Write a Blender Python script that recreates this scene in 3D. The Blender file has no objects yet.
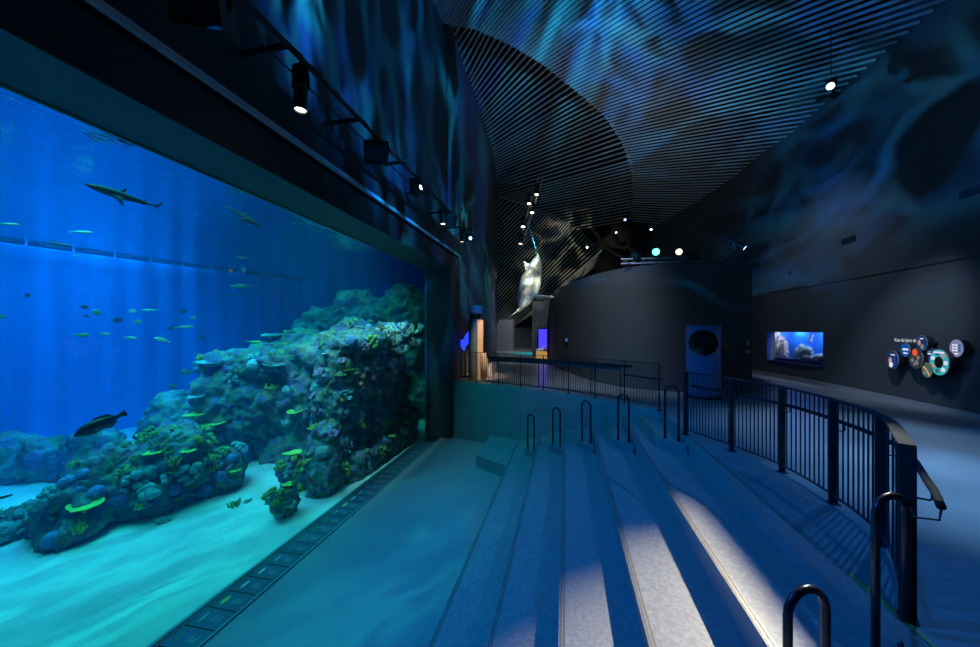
import bpy, bmesh, math, random
from mathutils import Vector, Matrix, Quaternion, noise
PI = math.pi
SC = bpy.context.scene
COL = SC.collection
random.seed(7)
EYE = 1.8
F = 354.0
YAW = math.atan(75.0/354.0)
CY, SY = math.cos(YAW), math.sin(YAW)

# ---------------------------------------------------------------- survey helpers (photo pixel -> point in the hall)
def ray(px, py):
    X = px-490.0
    return Vector((CY*X-SY*F, SY*X+CY*F, 330.0-py))
CAM = Vector((0, 0, EYE))
def on_z(px, py, z):
    d = ray(px, py); return CAM+d*((z-EYE)/d.z)
def on_t(px, py, t):
    d = ray(px, py); return CAM+d*(t/d.x)
def on_y(px, py, Y):
    return CAM+ray(px, py)*(Y/F)

# ---------------------------------------------------------------- mesh builder
class MB:
    def __init__(self): self.v = []; self.f = []
    def add(self, vs, fs):
        n = len(self.v); self.v += [tuple(v) for v in vs]; self.f += [tuple(i+n for i in f) for f in fs]
    def box(self, c, s, M=None):
        x, y, z = s[0]/2, s[1]/2, s[2]/2
        vs = [Vector(p) for p in ((-x,-y,-z),(x,-y,-z),(x,y,-z),(-x,y,-z),(-x,-y,z),(x,-y,z),(x,y,z),(-x,y,z))]
        if M is not None: vs = [M @ p for p in vs]
        c = Vector(c)
        self.add([p+c for p in vs], [(0,3,2,1),(4,5,6,7),(0,1,5,4),(1,2,6,5),(2,3,7,6),(3,0,4,7)])
    def bar(self, a, b, w, h, up=(0,0,1)):
        a, b = Vector(a), Vector(b); d = (b-a); L = d.length
        if L < 1e-6: return
        d.normalize(); u = Vector(up); s = d.cross(u)
        if s.length < 1e-4: s = d.cross(Vector((1,0,0)))
        s.normalize(); u = s.cross(d)
        M = Matrix((s, d, u)).transposed()
        self.box((a+b)/2, (w, L, h), M)
    def prism(self, poly, z0, z1):
        n = len(poly)
        a = sum(poly[i][0]*poly[(i+1)%n][1]-poly[(i+1)%n][0]*poly[i][1] for i in range(n))
        if a < 0: poly = poly[::-1]
        vs = [(p[0], p[1], z0) for p in poly]+[(p[0], p[1], z1) for p in poly]
        fs = [tuple(range(n-1, -1, -1)), tuple(range(n, 2*n))]+[(i, (i+1)%n, n+(i+1)%n, n+i) for i in range(n)]
        self.add(vs, fs)
    def sweep(self, pts, r, n=10, caps=True):
        pts = [Vector(p) for p in pts]; m = len(pts)
        rs = r if isinstance(r, (list, tuple)) else [r]*m
        ref = None; vs = []
        for i, p in enumerate(pts):
            d = (pts[min(i+1, m-1)]-pts[max(i-1, 0)]).normalized()
            if ref is None:
                ref = d.cross(Vector((0,0,1)))
                if ref.length < .05: ref = d.cross(Vector((1,0,0)))
            ref = (ref-d*ref.dot(d)).normalized(); w = d.cross(ref)
            for k in range(n):
                a = 2*PI*k/n; vs.append(p+(ref*math.cos(a)+w*math.sin(a))*rs[i])
        fs = [(i*n+k, i*n+(k+1)%n, (i+1)*n+(k+1)%n, (i+1)*n+k) for i in range(m-1) for k in range(n)]
        if caps: fs += [tuple(range(n-1, -1, -1)), tuple((m-1)*n+k for k in range(n))]
        self.add(vs, fs)
    def lathe(self, prof, n=24, c=(0,0,0), M=None):
        c = Vector(c); vs = []; m = len(prof)
        for r, z in prof:
            for k in range(n):
                a = 2*PI*k/n; p = Vector((r*math.cos(a), r*math.sin(a), z))
                if M is not None: p = M @ p
                vs.append(p+c)
        fs = [(i*n+k, i*n+(k+1)%n, (i+1)*n+(k+1)%n, (i+1)*n+k) for i in range(m-1) for k in range(n)]
        fs += [tuple(range(n-1, -1, -1)), tuple((m-1)*n+k for k in range(n))]
        self.add(vs, fs)
    def strip(self, path, z0, z1):                      # vertical sheet along a plan path
        n = len(path)
        self.add([(p[0], p[1], z0) for p in path]+[(p[0], p[1], z1) for p in path],
                 [(i, i+1, n+i+1, n+i) for i in range(n-1)])
    def wall(self, path, z0, z1, th):                   # thick wall along a plan path, th to the left of travel
        off = []
        for i, p in enumerate(path):
            a = Vector(path[max(i-1, 0)]); b = Vector(path[min(i+1, len(path)-1)])
            d = (b-a).normalized(); off.append((p[0]-d.y*th, p[1]+d.x*th))
        n = len(path)
        for i in range(n-1):
            self.prism([path[i], path[i+1], off[i+1], off[i]], z0, z1)
    def build(self, name, mat=None, parent=None, smooth=False, loc=None, angle=None):
        me = bpy.data.meshes.new(name); me.from_pydata(self.v, [], self.f); me.update()
        return link(name, me, mat, parent, smooth, loc)
def link(name, me, mat=None, parent=None, smooth=False, loc=None):
    o = bpy.data.objects.new(name, me); COL.objects.link(o)
    if mat is not None and not me.materials: me.materials.append(mat)
    if smooth:
        me.polygons.foreach_set('use_smooth', [True]*len(me.polygons)); me.update()
    if parent is not None: o.parent = parent
    if loc is not None: o.location = loc
    return o
def tag(o, label, cat, group=None):
    o['label'] = label; o['category'] = cat
    if group: o['group'] = group
    return o
def thing(name, label, cat, loc=(0,0,0), rotz=0, group=None):
    o = bpy.data.objects.new(name, None); COL.objects.link(o)
    o.empty_display_size = .1; o.location = loc; o.rotation_euler = (0, 0, rotz)
    return tag(o, label, cat, group)
def struct(name, mb, mat, parent=None, smooth=False):
    o = mb.build(name, mat, parent, smooth)
    if parent is None: o['kind'] = 'structure'
    return o
def dup(o, parent=None, loc=None, rot=None, scale=None):
    c = o.copy(); COL.objects.link(c)
    if parent is not None: c.parent = parent
    if loc is not None: c.location = loc
    if rot is not None: c.rotation_euler = rot
    if scale is not None: c.scale = scale
    return c

# ---------------------------------------------------------------- materials
def mat(name, col, rough=.6, metal=0, var=0, scale=8, bump=0, bscale=30, spec=.5, col2=None, stretch=None):
    m = bpy.data.materials.new(name); m.use_nodes = True
    nt = m.node_tree; b = nt.nodes['Principled BSDF']
    b.inputs['Base Color'].default_value = (*col, 1); b.inputs['Roughness'].default_value = rough
    b.inputs['Metallic'].default_value = metal; b.inputs['Specular IOR Level'].default_value = spec
    tc = nt.nodes.new('ShaderNodeTexCoord')
    vec = tc.outputs['Object']
    if stretch:
        mp = nt.nodes.new('ShaderNodeMapping'); mp.inputs['Scale'].default_value = stretch
        nt.links.new(vec, mp.inputs['Vector']); vec = mp.outputs['Vector']
    if var or col2:
        n = nt.nodes.new('ShaderNodeTexNoise'); n.inputs['Scale'].default_value = scale; n.inputs['Detail'].default_value = 5
        nt.links.new(vec, n.inputs['Vector'])
        r = nt.nodes.new('ShaderNodeValToRGB'); r.color_ramp.elements[0].position = .35; r.color_ramp.elements[1].position = .65
        a = col if col2 else tuple(max(0, c*(1-var)) for c in col)
        c2 = col2 if col2 else tuple(min(1, c*(1+var)) for c in col)
        r.color_ramp.elements[0].color = (*a, 1); r.color_ramp.elements[1].color = (*c2, 1)
        nt.links.new(n.outputs['Fac'], r.inputs['Fac']); nt.links.new(r.outputs['Color'], b.inputs['Base Color'])
    if bump:
        n2 = nt.nodes.new('ShaderNodeTexNoise'); n2.inputs['Scale'].default_value = bscale; n2.inputs['Detail'].default_value = 4
        nt.links.new(vec, n2.inputs['Vector'])
        bp = nt.nodes.new('ShaderNodeBump'); bp.inputs['Strength'].default_value = bump; bp.inputs['Distance'].default_value = .03
        nt.links.new(n2.outputs['Fac'], bp.inputs['Height']); nt.links.new(bp.outputs['Normal'], b.inputs['Normal'])
    return m
def emit(name, col, strength):
    m = bpy.data.materials.new(name); m.use_nodes = True; nt = m.node_tree
    for n in list(nt.nodes): nt.nodes.remove(n)
    e = nt.nodes.new('ShaderNodeEmission'); e.inputs[0].default_value = (*col, 1); e.inputs[1].default_value = strength
    o = nt.nodes.new('ShaderNodeOutputMaterial'); nt.links.new(e.outputs[0], o.inputs[0])
    return m
M = dict(
    concrete = mat('concrete', (.30,.30,.30), .32, var=.05, scale=1.2, bump=.04, bscale=60),
    floor = mat('floor', (.27,.27,.275), .28, var=.10, scale=1.2, bump=.02, bscale=40),
    tread = mat('tread', (.28,.28,.275), .38, spec=.35, var=.16, scale=26, bump=.15, bscale=70),
    wallgrey = mat('wall_grey', (.105,.105,.112), .75, var=.05, scale=3, bump=.02, bscale=80),
    walldark = mat('wall_dark', (.075,.077,.085), .75, var=.05, scale=3, bump=.02, bscale=80),
    wallblack = mat('wall_black', (.028,.030,.034), .7),
    fascia = mat('fascia', (.030,.032,.036), .6, var=.1),
    soffit = mat('soffit', (.05,.056,.058), .55),
    bluewall = mat('pit_wall', (.27,.34,.32), .5, var=.06, scale=2),
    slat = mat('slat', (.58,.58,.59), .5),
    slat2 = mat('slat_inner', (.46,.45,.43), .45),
    plenum = mat('plenum', (.006,.006,.007), .9),
    steel = mat('painted_steel', (.020,.034,.044), .6, spec=.3),
    steelmatte = mat('matte_steel', (.018,.030,.038), .85, spec=.08),
    steelblack = mat('black_steel', (.010,.011,.013), .4),
    tube = mat('handrail_tube', (.035,.045,.06), .25, metal=.6),
    brass = mat('nosing', (.20,.19,.15), .4, metal=.4),
    brassolive = mat('nosing_olive', (.36,.38,.08), .5),
    tealrail = mat('teal_rail', (.14,.30,.31), .4),
    panel = mat('panel', (.06,.12,.16), .3),
    panelgap = mat('panel_gap', (.010,.014,.016), .5),
    white = mat('white', (.75,.75,.75), .5),
    bright = mat('ledge_metal', (.55,.66,.70), .4),
    peach = mat('booth_peach_lit', (.62,.42,.26), .6),  # warm light on the booth's right side is put into this peach
    greencol = mat('booth_green', (.10,.12,.09), .5),
    capgrey = mat('booth_cap', (.45,.42,.42), .5),
    stool = mat('stool', (.45,.40,.38), .5),
    kioskblue = mat('kiosk_blue', (.05,.16,.36), .18, spec=.7),
    black = mat('gloss_black', (.004,.004,.005), .35),
    gold = mat('gold', (.30,.20,.08), .4, metal=.6),
    narwhal = mat('narwhal', (.70,.71,.70), .3, var=.12, scale=4),
    tusk = mat('tusk', (.30,.62,.66), .35),  # teal of the light on the tusk is put into its colour
)
CLIP = bpy.data.materials
# ================================================================ SETTING
RISE, TREAD = .32, .693
E = [-1.443+TREAD*i for i in range(6)]              # nosing lines of the six seating steps
ZP = -6*RISE                                         # pit floor
TW = -4.75                                           # window plane
S0, S1 = -5.0, 11.6                                  # window from / to
ZW = 3.93
TJ = -3.85                                           # face of the wall over the window
ARC = [(-3.85,11.82),(-3.0,11.5),(-2.05,11.1),(-1.3,10.8),(-.64,10.48),(.1,10.05),(.8,9.55),(1.45,8.98),(E[5],8.36)]
def arc_s(t):
    for (a, b) in zip(ARC, ARC[1:]):
        if a[0] <= t <= b[0]: return a[1]+(b[1]-a[1])*(t-a[0])/(b[0]-a[0])
    return ARC[0][1] if t < ARC[0][0] else ARC[-1][1]
def zc(t): return 11.07-.24*t                        # main ceiling plane
WR = [(7.9,-6),(8.0,0),(8.1,6),(8.14,8.96),(8.22,11.5),(8.24,13.4),(8.15,14.9),(7.9,16.6),(7.85,19),(7.2,24),(6.2,29.5),(4.9,37),(3.2,46)]
WL = [(-4.0,11.62),(-4.0,18),(-4.15,20.5),(-4.35,22.5),(-4.7,24.6),(-5.3,26.6),(-6.5,29),(-9,31)]

# floors
mb = MB(); mb.prism([(TW-.0,-6),(E[0]+.3,-6),(E[0]+.3,12.2),(TW-.0,12.2)], ZP-.3, ZP); struct('pit_floor', mb, M['concrete'])
mb = MB()
mb.prism([(E[5]+.02,-6),(9,-6),(9,8.36),(E[5]+.02,8.36)], -.4, 0)
back = [(-9,11.82)]+[(p[0],p[1]+.14) for p in ARC]+[(9,8.36),(9,20),(7,48),(-12,48),(-12,11.82)]
mb.prism([(9,8.36),(9,48),(-12,48),(-12,21.6),(-4.28,21.6),(-4.28,12.0),(-3.85,12.0)]+[(p[0]+.06,p[1]+.12) for p in ARC[1:-1]]+[(E[5]+.02,8.36)], -.4, 0)
struct('floor', mb, M['floor'])
mb = MB(); mb.wall(ARC, ZP, .02, .13); struct('wall_pit', mb, M['bluewall'])
# seating steps
for i in range(6):
    mb = MB(); t0 = E[i]; t1 = E[i+1]+.05 if i < 5 else E[5]+.05
    z1 = ZP+RISE*(i+1)-(.001 if i == 5 else 0)
    mb.add([(t0,-6,z1),(t1,-6,z1),(t1,12,z1),(t0,12,z1),(t0+.035,-6,z1-RISE-.02),(t1,-6,z1-RISE-.02),(t1,12,z1-RISE-.02),(t0+.035,12,z1-RISE-.02)],
           [(0,1,2,3),(4,7,6,5),(0,3,7,4),(1,5,6,2),(0,4,5,1),(3,2,6,7)])
    # trim the far end to the curved pit wall
    me_v = []
    for v in mb.v:
        me_v.append((v[0], arc_s(v[0])+.05 if v[1] > 5 else v[1], v[2]))
    mb.v = me_v
    st = struct('seating_step', mb, M['tread'])
    nb = MB(); se = arc_s(t0)
    nb.bar((t0+.020,-6,z1+.002),(t0+.020,se,z1+.002), .016, .006)
    nb.bar((t0+.050,-6,z1+.002),(t0+.050,se,z1+.002), .012, .006)
    nb.build('nosing_strip', M['brass'], st)
# half steps of the two aisles
FAR = [(-1.11,9.68),(-.89,9.47),(-.44,9.16),(-.146,8.94),(.24,8.62),(.57,8.28),(.925,7.85),(1.244,7.5),(1.6,7.05),(1.95,6.63)]
def far_s(t):
    for (a, b) in zip(FAR, FAR[1:]):
        if a[0] <= t <= b[0]: return a[1]+(b[1]-a[1])*(t-a[0])/(b[0]-a[0])
    a, b = (FAR[0], FAR[1]) if t < FAR[0][0] else (FAR[-2], FAR[-1])
    return a[1]+(b[1]-a[1])*(t-a[0])/(b[0]-a[0])
def near_s(t): return 2.13+(t-1.23)*.72
HALF = TREAD*.5
for i in range(5):
    t0, t1 = E[i+1]-HALF, E[i+1]-.002
    z = ZP+RISE*(i+1)
    mb = MB(); mb.prism([(t0,far_s(t0)),(t1,far_s(t1)),(t1,arc_s(t1)),(t0,arc_s(t0))], z, z+RISE/2)
    o = struct('aisle_step', mb, M['tread'])
    nb = MB(); nb.bar((t0+.012,far_s(t0),z+RISE/2+.001),(t0+.012,arc_s(t0),z+RISE/2+.001), .03, .005); nb.build('nosing_strip', M['brassolive'], o)
    mb = MB(); mb.prism([(t0,-5),(t1,-5),(t1,near_s(t1)),(t0,near_s(t0))], z, z+RISE/2)
    o = struct('aisle_step', mb, M['tread'])
    nb = MB(); nb.bar((t0+.012,-5,z+RISE/2+.001),(t0+.012,near_s(t0),z+RISE/2+.001), .03, .005); nb.build('nosing_strip', M['brassolive'], o)
mb = MB()
mb.prism([(-2.37,9.32),(E[0]+.03,8.75),(E[0]+.03,arc_s(-1.443)),(-2.37,arc_s(-2.37))], ZP, ZP+RISE-.001)
lo = struct('landing_step', mb, M['tread'])
for ta in (-1.75,):
    mb = MB(); mb.prism([(ta,10.35),(-1.443,10.2),(-1.443,arc_s(-1.443)),(ta,arc_s(ta))], ZP+RISE, ZP+RISE*1.0+.02)
nb = MB(); nb.bar((E[5]+.03,-5,.004),(E[5]+.03,near_s(E[5])+.4,.004), .03, .006); nb.build('nosing_strip', M['brassolive'], lo) if False else struct('trim_1', nb, M['brassolive'])

# window wall over the tank
mb = MB()
mb.box((TJ-.45,(S0+S1)/2,(ZW+4.42)/2), (.9,S1-S0,4.42-ZW))
mb.box((TJ-.5,(S0+12.7)/2,4.455), (.8,12.7-S0,.075))
mb.box((TJ-.45,(S0+12.7)/2,(4.49+5.16)/2), (.9,12.7-S0,5.16-4.49))
mb.box((TJ-.45,(S1+12.7)/2,(0+4.42)/2-.0), (.9,12.7-S1,4.42))
mb.box((TJ-.45,(S1+11.9)/2,ZP/2), (.9,.3,-ZP))
wl = struct('wall_window', mb, M['fascia'])
mb = MB(); mb.box((TJ-.44,(S0+S1)/2,ZW-.012), (.86,S1-S0,.02)); mb.build('soffit_lining', M['soffit'], wl)
mb = MB(); mb.box((TJ-.44,S1-.008,(ZP+ZW)/2), (.86,.016,ZW-ZP)); mb.build('jamb_lining', M['soffit'], wl)
mb = MB(); mb.box((TJ+.02,(S0+12.75)/2,4.535), (.07,12.75-S0,.07)); mb.build('ledge_strip', M['bright'], wl)
for k in range(14):
    pass
# left wall: over the fascia, then running on down the hall
mb = MB(); mb.wall([(-4.0,-6),(-4.0,11.7)], 5.1, 13.6, .3)
mb.wall(WL, 0, 13.6, .3); struct('wall_left', mb, M['wallgrey'])
# right wall with the opening of the small aquarium
AQ0, AQ1, AZ0, AZ1 = 13.55, 16.25, .60, 1.72
def wr_t(s):
    for (a, b) in zip(WR, WR[1:]):
        if a[1] <= s <= b[1]: return a[0]+(b[0]-a[0])*(s-a[1])/(b[1]-a[1])
    return WR[-1][0]
def wr_path(s0, s1, n=8): return [(wr_t(s0+(s1-s0)*k/n), s0+(s1-s0)*k/n) for k in range(n+1)]
mb = MB()
def wseg(path, z0, z1): mb.wall(path[::-1], z0, z1, .3)
wseg(wr_path(-6,AQ0,20), 0, 3.3); wseg(wr_path(AQ1,46,24), 0, 3.3)
wseg(wr_path(AQ0,AQ1), 0, AZ0); wseg(wr_path(AQ0,AQ1), AZ1, 3.3)
up = [(t-.025,s) for t, s in wr_path(-6,46,40)]
wseg(up, 3.3, 6.6)
up2 = [(t+.10,s) for t, s in wr_path(-6,46,40)]
wseg(up2, 6.6, 11.5)
struct('wall_right', mb, M['wallgrey'])
mb = MB(); p = [(t-.012,s) for t, s in wr_path(-6,30,40)]; mb.wall(p[::-1], 0, .11, .012); struct('baseboard_right', mb, M['capgrey'])
# far end
mb = MB(); mb.wall([(-4.25,30),(-9.5,31.5)], 0, 2.7, .3); struct('wall_far', mb, M['wallgrey'])
mb = MB(); mb.box((0,37,4), (14,.3,8)); mb.box((-8.6,34,4),(.3,6,8)); struct('wall_end', mb, M['walldark'])
mb = MB(); mb.box((2.4,-6.2,5.9), (13.2,.3,16)); struct('wall_back', mb, M['wallblack'])
# dark curved partition in the middle of the hall
FRONT = [(3.15,16.4+.6),(3.24,16.4),(3.42,14.2),(3.64,12.5),(3.82,11.9),(4.05,11.4),(4.36,10.95),(4.77,10.6),(5.15,10.4),(5.57,10.28),(6.4,10.15),(7.44,10.05)]
def smooth_path(P, n):
    P = [Vector(p) for p in P]; P = [P[0]*2-P[1]]+P+[P[-1]*2-P[-2]]; out = []
    for i in range(1, len(P)-2):
        a, b, c, d = P[i-1:i+3]
        for k in range(n):
            u = k/n; q = .5*((2*b)+(c-a)*u+(2*a-5*b+4*c-d)*u*u+(3*b-a-3*c+d)*u**3); out.append((q.x, q.y))
    return out+[tuple(P[-2])]
FRONT = smooth_path(FRONT, 7)
def ts(X, Y): return (CY*X-SY*Y, SY*X+CY*Y)
poly = [ts(*p) for p in [(2.92,24.5),(2.92,24.1),(3.95,23.4),(3.52,20.5)]+FRONT+[(8.6,12.2),(8.2,14),(6.5,22),(5.5,24.5)]]
mb = MB(); mb.prism(poly, 0, 3.75); struct('wall_center', mb, M['walldark'])
mb = MB()
a = ts(2.915,24.5); b = ts(2.915,24.08)
mb.bar((a[0],a[1],1.85),(b[0],b[1],1.85), .02, 3.7); struct('trim_2', mb, M['tealrail'])

# ---------------------------------------------------------------- ceiling: fans of slats under a black soffit
def pl1(off): return lambda px, py: (lambda d: CAM+d*((11.07+off-EYE)/(d.z+.24*d.x)))(ray(px, py))
def pl3(px, py):
    d = ray(px, py); return CAM+d*((33.6-EYE)/(d.z+.87*d.y))
def pl2(px, py):
    d = ray(px, py); return CAM+d*((13.2-EYE)/(d.z+.24*d.x+.12*d.y))
mb = MB()
for (a, b, c, d) in [((-5,-6),(9,-6),(9,48),(-5,24))]:
    q = [(x, y, zc(x)+1.35) for x, y in (a, b, c, d)]
    mb.add(q+[(x, y, z+.2) for x, y, z in q], [(0,1,2,3),(7,6,5,4),(0,4,5,1),(1,5,6,2),(2,6,7,3),(3,7,4,0)])
q = [(x, y, 33.6-.87*y+.5) for x, y in ((-10,24.5),(7,26.5),(7,38),(-10,38))]
mb.add(q+[(x, y, z+.2) for x, y, z in q], [(0,1,2,3),(7,6,5,4),(0,4,5,1),(1,5,6,2),(2,6,7,3),(3,7,4,0)])
ceil = struct('ceiling', mb, M['plenum'])
def seg_int(p, q, a, b):
    r = (q[0]-p[0], q[1]-p[1]); s = (b[0]-a[0], b[1]-a[1]); den = r[0]*s[1]-r[1]*s[0]
    if abs(den) < 1e-9: return None
    u = ((a[0]-p[0])*s[1]-(a[1]-p[1])*s[0])/den; v = ((a[0]-p[0])*r[1]-(a[1]-p[1])*r[0])/den
    return u if 0 <= u <= 1 and 0 <= v <= 1 else None
JOINT = [(1300,-293),(945,0),(800,125),(744,180),(700,204),(646,233),(600,263),(590,271)]
BND1 = [(60,-150),(300,-60),(430,17),(448,24),(476,29),(513,46),(544,65),(575,90),(603,114),(622,142),(632,173),(634,198),(630,215),(622,230),(603,250),(590,271)]
f1 = pl1(0)
mb = MB(); m = -.32; dm = .01
count = 0
while m < 2.6:
    dm = .0075+.012*abs(m)+.012*m*m
    p, q = (343,195), (343+1200, 195-m*1200)
    us = [u for a, b in zip(BND1, BND1[1:]) if (u := seg_int(p, q, a, b)) is not None]
    ue = [u for a, b in zip(JOINT, JOINT[1:]) if (u := seg_int(p, q, a, b)) is not None]
    if us:
        u0 = max(us); u1 = min(ue) if ue else min(1, (195+330)/(m*1200)) if m > 0 else 1
        pt = lambda u: (p[0]+(q[0]-p[0])*u, p[1]+(q[1]-p[1])*u)
        if u1 > u0+.002:
            A, B = f1(*pt(u0)), f1(*pt(u1))
            if B.y < -5: B = A+(B-A)*((-5-A.y)/(B.y-A.y))
            w = min(.062, .034*max(1, dm/.0095))
            mb.bar(A, B, w*1.2, .05); count += 1
    m += dm
mb.build('slats', M['slat'], ceil)
def fan(guides, ns, fn, w):
    mb = MB()
    for (g0, g1), n in zip(zip(guides, guides[1:]), ns):
        for k in range(n):
            u = k/n
            a = [g0[0][j]+(g1[0][j]-g0[0][j])*u for j in (0,1)]; b = [g0[1][j]+(g1[1][j]-g0[1][j])*u for j in (0,1)]
            mb.bar(fn(*a), fn(*b), w*.85, .05)
    return mb
G2 = [((446,36),(456,20)),((453,48),(468.6,25)),((468.6,77),(492,32)),((481,113),(534,56)),((492,148),(582,93)),((496,172),(614,124)),((498,197),(632,160)),((525,206),(635,184)),((556,218),(634,203)),((580,232),(624,224))]
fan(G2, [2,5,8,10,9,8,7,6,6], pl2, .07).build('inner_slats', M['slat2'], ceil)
G3 = [((494,206),(501,197)),((494,230),(523,203)),((494,268),(548,213)),((494,318),(576,226)),((514,326),(602,250)),((545,306),(592,270))]
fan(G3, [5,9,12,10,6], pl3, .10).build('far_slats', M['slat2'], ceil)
# ================================================================ TANK
SAND = -1.95
def nz(v, s, o=4): return noise.fractal(Vector(v)*s, 1.0, 2.0, o)
# sand bed, gently rippled
mb = MB(); nx, ny = 70, 110
for j in range(ny+1):
    for i in range(nx+1):
        x = TW-.03-(14.5)*(i/nx)**1.3; y = -8+27*j/ny
        z = SAND+.07*nz((x*.7,y*.7,0), 1)+.018*math.sin(7*(x*.9+y*.45)+4*nz((x,y,3),.6))
        z = z*max(0,min(1,(TW-x-.1)/.8))+(SAND+.02)*(1-max(0,min(1,(TW-x-.1)/.8)))
        mb.v.append((x, y, z))
for j in range(ny):
    for i in range(nx):
        a = j*(nx+1)+i; mb.f.append((a+1, a, a+nx+1, a+nx+2))
msand = mat('sand', (.66,.64,.56), .9, var=.10, scale=2.2, bump=.9, bscale=9, stretch=(1,.35,1))  # noise in the tone also paints caustic streaks of light
sand = mb.build('sand_bed', msand, None, True); sand['kind'] = 'structure'
# tank walls and roof
BACK = [(-19,-9),(-18.2,0),(-17,7.5),(-15.9,12),(-14.45,16.4),(-12.5,19.5),(-9.5,20.8),(-4.3,21)]
mback = mat('tank_back', (.015,.24,.62), .8, var=.16, scale=1.6, stretch=(1,1,.08))
mb = MB()
fine = []
for a, b in zip(BACK, BACK[1:]):
    n = max(2, int((Vector(a)-Vector(b)).length/.10))
    for k in range(n):
        u = k/n; fine.append((a[0]+(b[0]-a[0])*u, a[1]+(b[1]-a[1])*u))
flt = []
for i, p in enumerate(fine):
    o = .035*math.sin(i*.72)+.06*nz((i*.17,0,0), 1.0, 2); flt.append((p[0]-o, p[1]+o*.3))
mb.strip(flt, SAND-.2, 8.0); mb.strip([(-4.6,-8),(-12,-8.6),(-19,-9)], SAND-.2, 8)
struct('wall_tank', mb, mback, None, True)
mb = MB(); mb.prism([(-4.4,-9.2),(-19.5,-9.2),(-18.6,7.6),(-15.2,17),(-9.6,21.2),(-4.3,21.2)], 7.8, 8.0); struct('ceiling_tank', mb, M['wallblack'])
# glass
mg = bpy.data.materials.new('pane_glass'); mg.use_nodes = True; nt = mg.node_tree
for n in list(nt.nodes): nt.nodes.remove(n)
out = nt.nodes.new('ShaderNodeOutputMaterial'); mx = nt.nodes.new('ShaderNodeMixShader'); tr = nt.nodes.new('ShaderNodeBsdfTransparent'); gl = nt.nodes.new('ShaderNodeBsdfGlossy'); fr = nt.nodes.new('ShaderNodeFresnel')
tr.inputs[0].default_value = (.93,.985,.98,1); gl.inputs['Roughness'].default_value = .0; fr.inputs['IOR'].default_value = 1.25
nt.links.new(fr.outputs[0], mx.inputs[0]); nt.links.new(tr.outputs[0], mx.inputs[1]); nt.links.new(gl.outputs[0], mx.inputs[2]); nt.links.new(mx.outputs[0], out.inputs[0])
mb = MB(); mb.add([(TW,S0,ZP-.05),(TW,S1,ZP-.05),(TW,S1,ZW+.05),(TW,S0,ZW+.05)], [(0,1,2,3)])
struct('window_1', mb, mg)
# edge seal of the pane
mb = MB()
mb.bar((TW+.015,S0,ZW-.03),(TW+.015,S1,ZW-.03), .03, .03); mb.bar((TW+.015,S1-.03,ZP),(TW+.015,S1-.03,ZW), .03, .03)
mb.bar((TW+.03,S0,ZP+.025),(TW+.03,S1-.01,ZP+.025), .05, .05); struct('trim_3', mb, M['tealrail'])
# water body
mw = bpy.data.materials.new('tank_water'); mw.use_nodes = True; nt = mw.node_tree
for n in list(nt.nodes): nt.nodes.remove(n)
out = nt.nodes.new('ShaderNodeOutputMaterial'); ad = nt.nodes.new('ShaderNodeAddShader'); vs = nt.nodes.new('ShaderNodeVolumeScatter'); va = nt.nodes.new('ShaderNodeVolumeAbsorption')
vs.inputs['Color'].default_value = (.02,.36,1,1); vs.inputs['Density'].default_value = .022; vs.inputs['Anisotropy'].default_value = .25
va.inputs['Color'].default_value = (.0,.58,.92,1); va.inputs['Density'].default_value = .10
nt.links.new(vs.outputs[0], ad.inputs[0]); nt.links.new(va.outputs[0], ad.inputs[1]); nt.links.new(ad.outputs[0], out.inputs['Volume'])
WZ = 4.54
mb = MB(); mb.prism([(TW-.02,-7.9),(TW-.02,20.9),(-9.6,20.6),(-12.4,19.3),(-14.4,16.2),(-16.8,7.5),(-18,0),(-18.6,-7.9)], SAND-.15, WZ-.01)
wb = mb.build('tank_water', mw); wb['kind'] = 'stuff'; tag(wb, 'clear blue water filling the big aquarium behind the window', 'water')
# water surface, rippled, mirror like from below
ms = bpy.data.materials.new('water_surface'); ms.use_nodes = True; nt = ms.node_tree
for n in list(nt.nodes): nt.nodes.remove(n)
out = nt.nodes.new('ShaderNodeOutputMaterial'); mx = nt.nodes.new('ShaderNodeMixShader'); tr = nt.nodes.new('ShaderNodeBsdfTransparent'); gl = nt.nodes.new('ShaderNodeBsdfGlossy'); fr = nt.nodes.new('ShaderNodeFresnel')
fr.inputs['IOR'].default_value = 1.33; gl.inputs['Roughness'].default_value = .05
tc = nt.nodes.new('ShaderNodeTexCoord'); mp = nt.nodes.new('ShaderNodeMapping'); mp.inputs['Scale'].default_value = (1.6,.8,1)
n1 = nt.nodes.new('ShaderNodeTexNoise'); n1.inputs['Scale'].default_value = 2.2; n1.inputs['Detail'].default_value = 3
bp = nt.nodes.new('ShaderNodeBump'); bp.inputs['Strength'].default_value = .25; bp.inputs['Distance'].default_value = .12
nt.links.new(tc.outputs['Object'], mp.inputs[0]); nt.links.new(mp.outputs[0], n1.inputs['Vector']); nt.links.new(n1.outputs['Fac'], bp.inputs['Height'])
nt.links.new(bp.outputs[0], gl.inputs['Normal']); nt.links.new(bp.outputs[0], fr.inputs['Normal'])
nt.links.new(fr.outputs[0], mx.inputs[0]); nt.links.new(tr.outputs[0], mx.inputs[1]); nt.links.new(gl.outputs[0], mx.inputs[2]); nt.links.new(mx.outputs[0], out.inputs[0])
mb = MB(); mb.add([(TW-.01,-8,WZ),(TW-.01,20.9,WZ),(-9.6,20.7,WZ),(-12.5,19.4,WZ),(-14.5,16.3,WZ),(-16.9,7.5,WZ),(-18.1,0,WZ),(-18.8,-8,WZ)], [tuple(range(8))])
sf = mb.build('water_surface', ms); sf['kind'] = 'stuff'; tag(sf, 'rippled underside of the water surface at the top of the aquarium', 'water')

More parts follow.
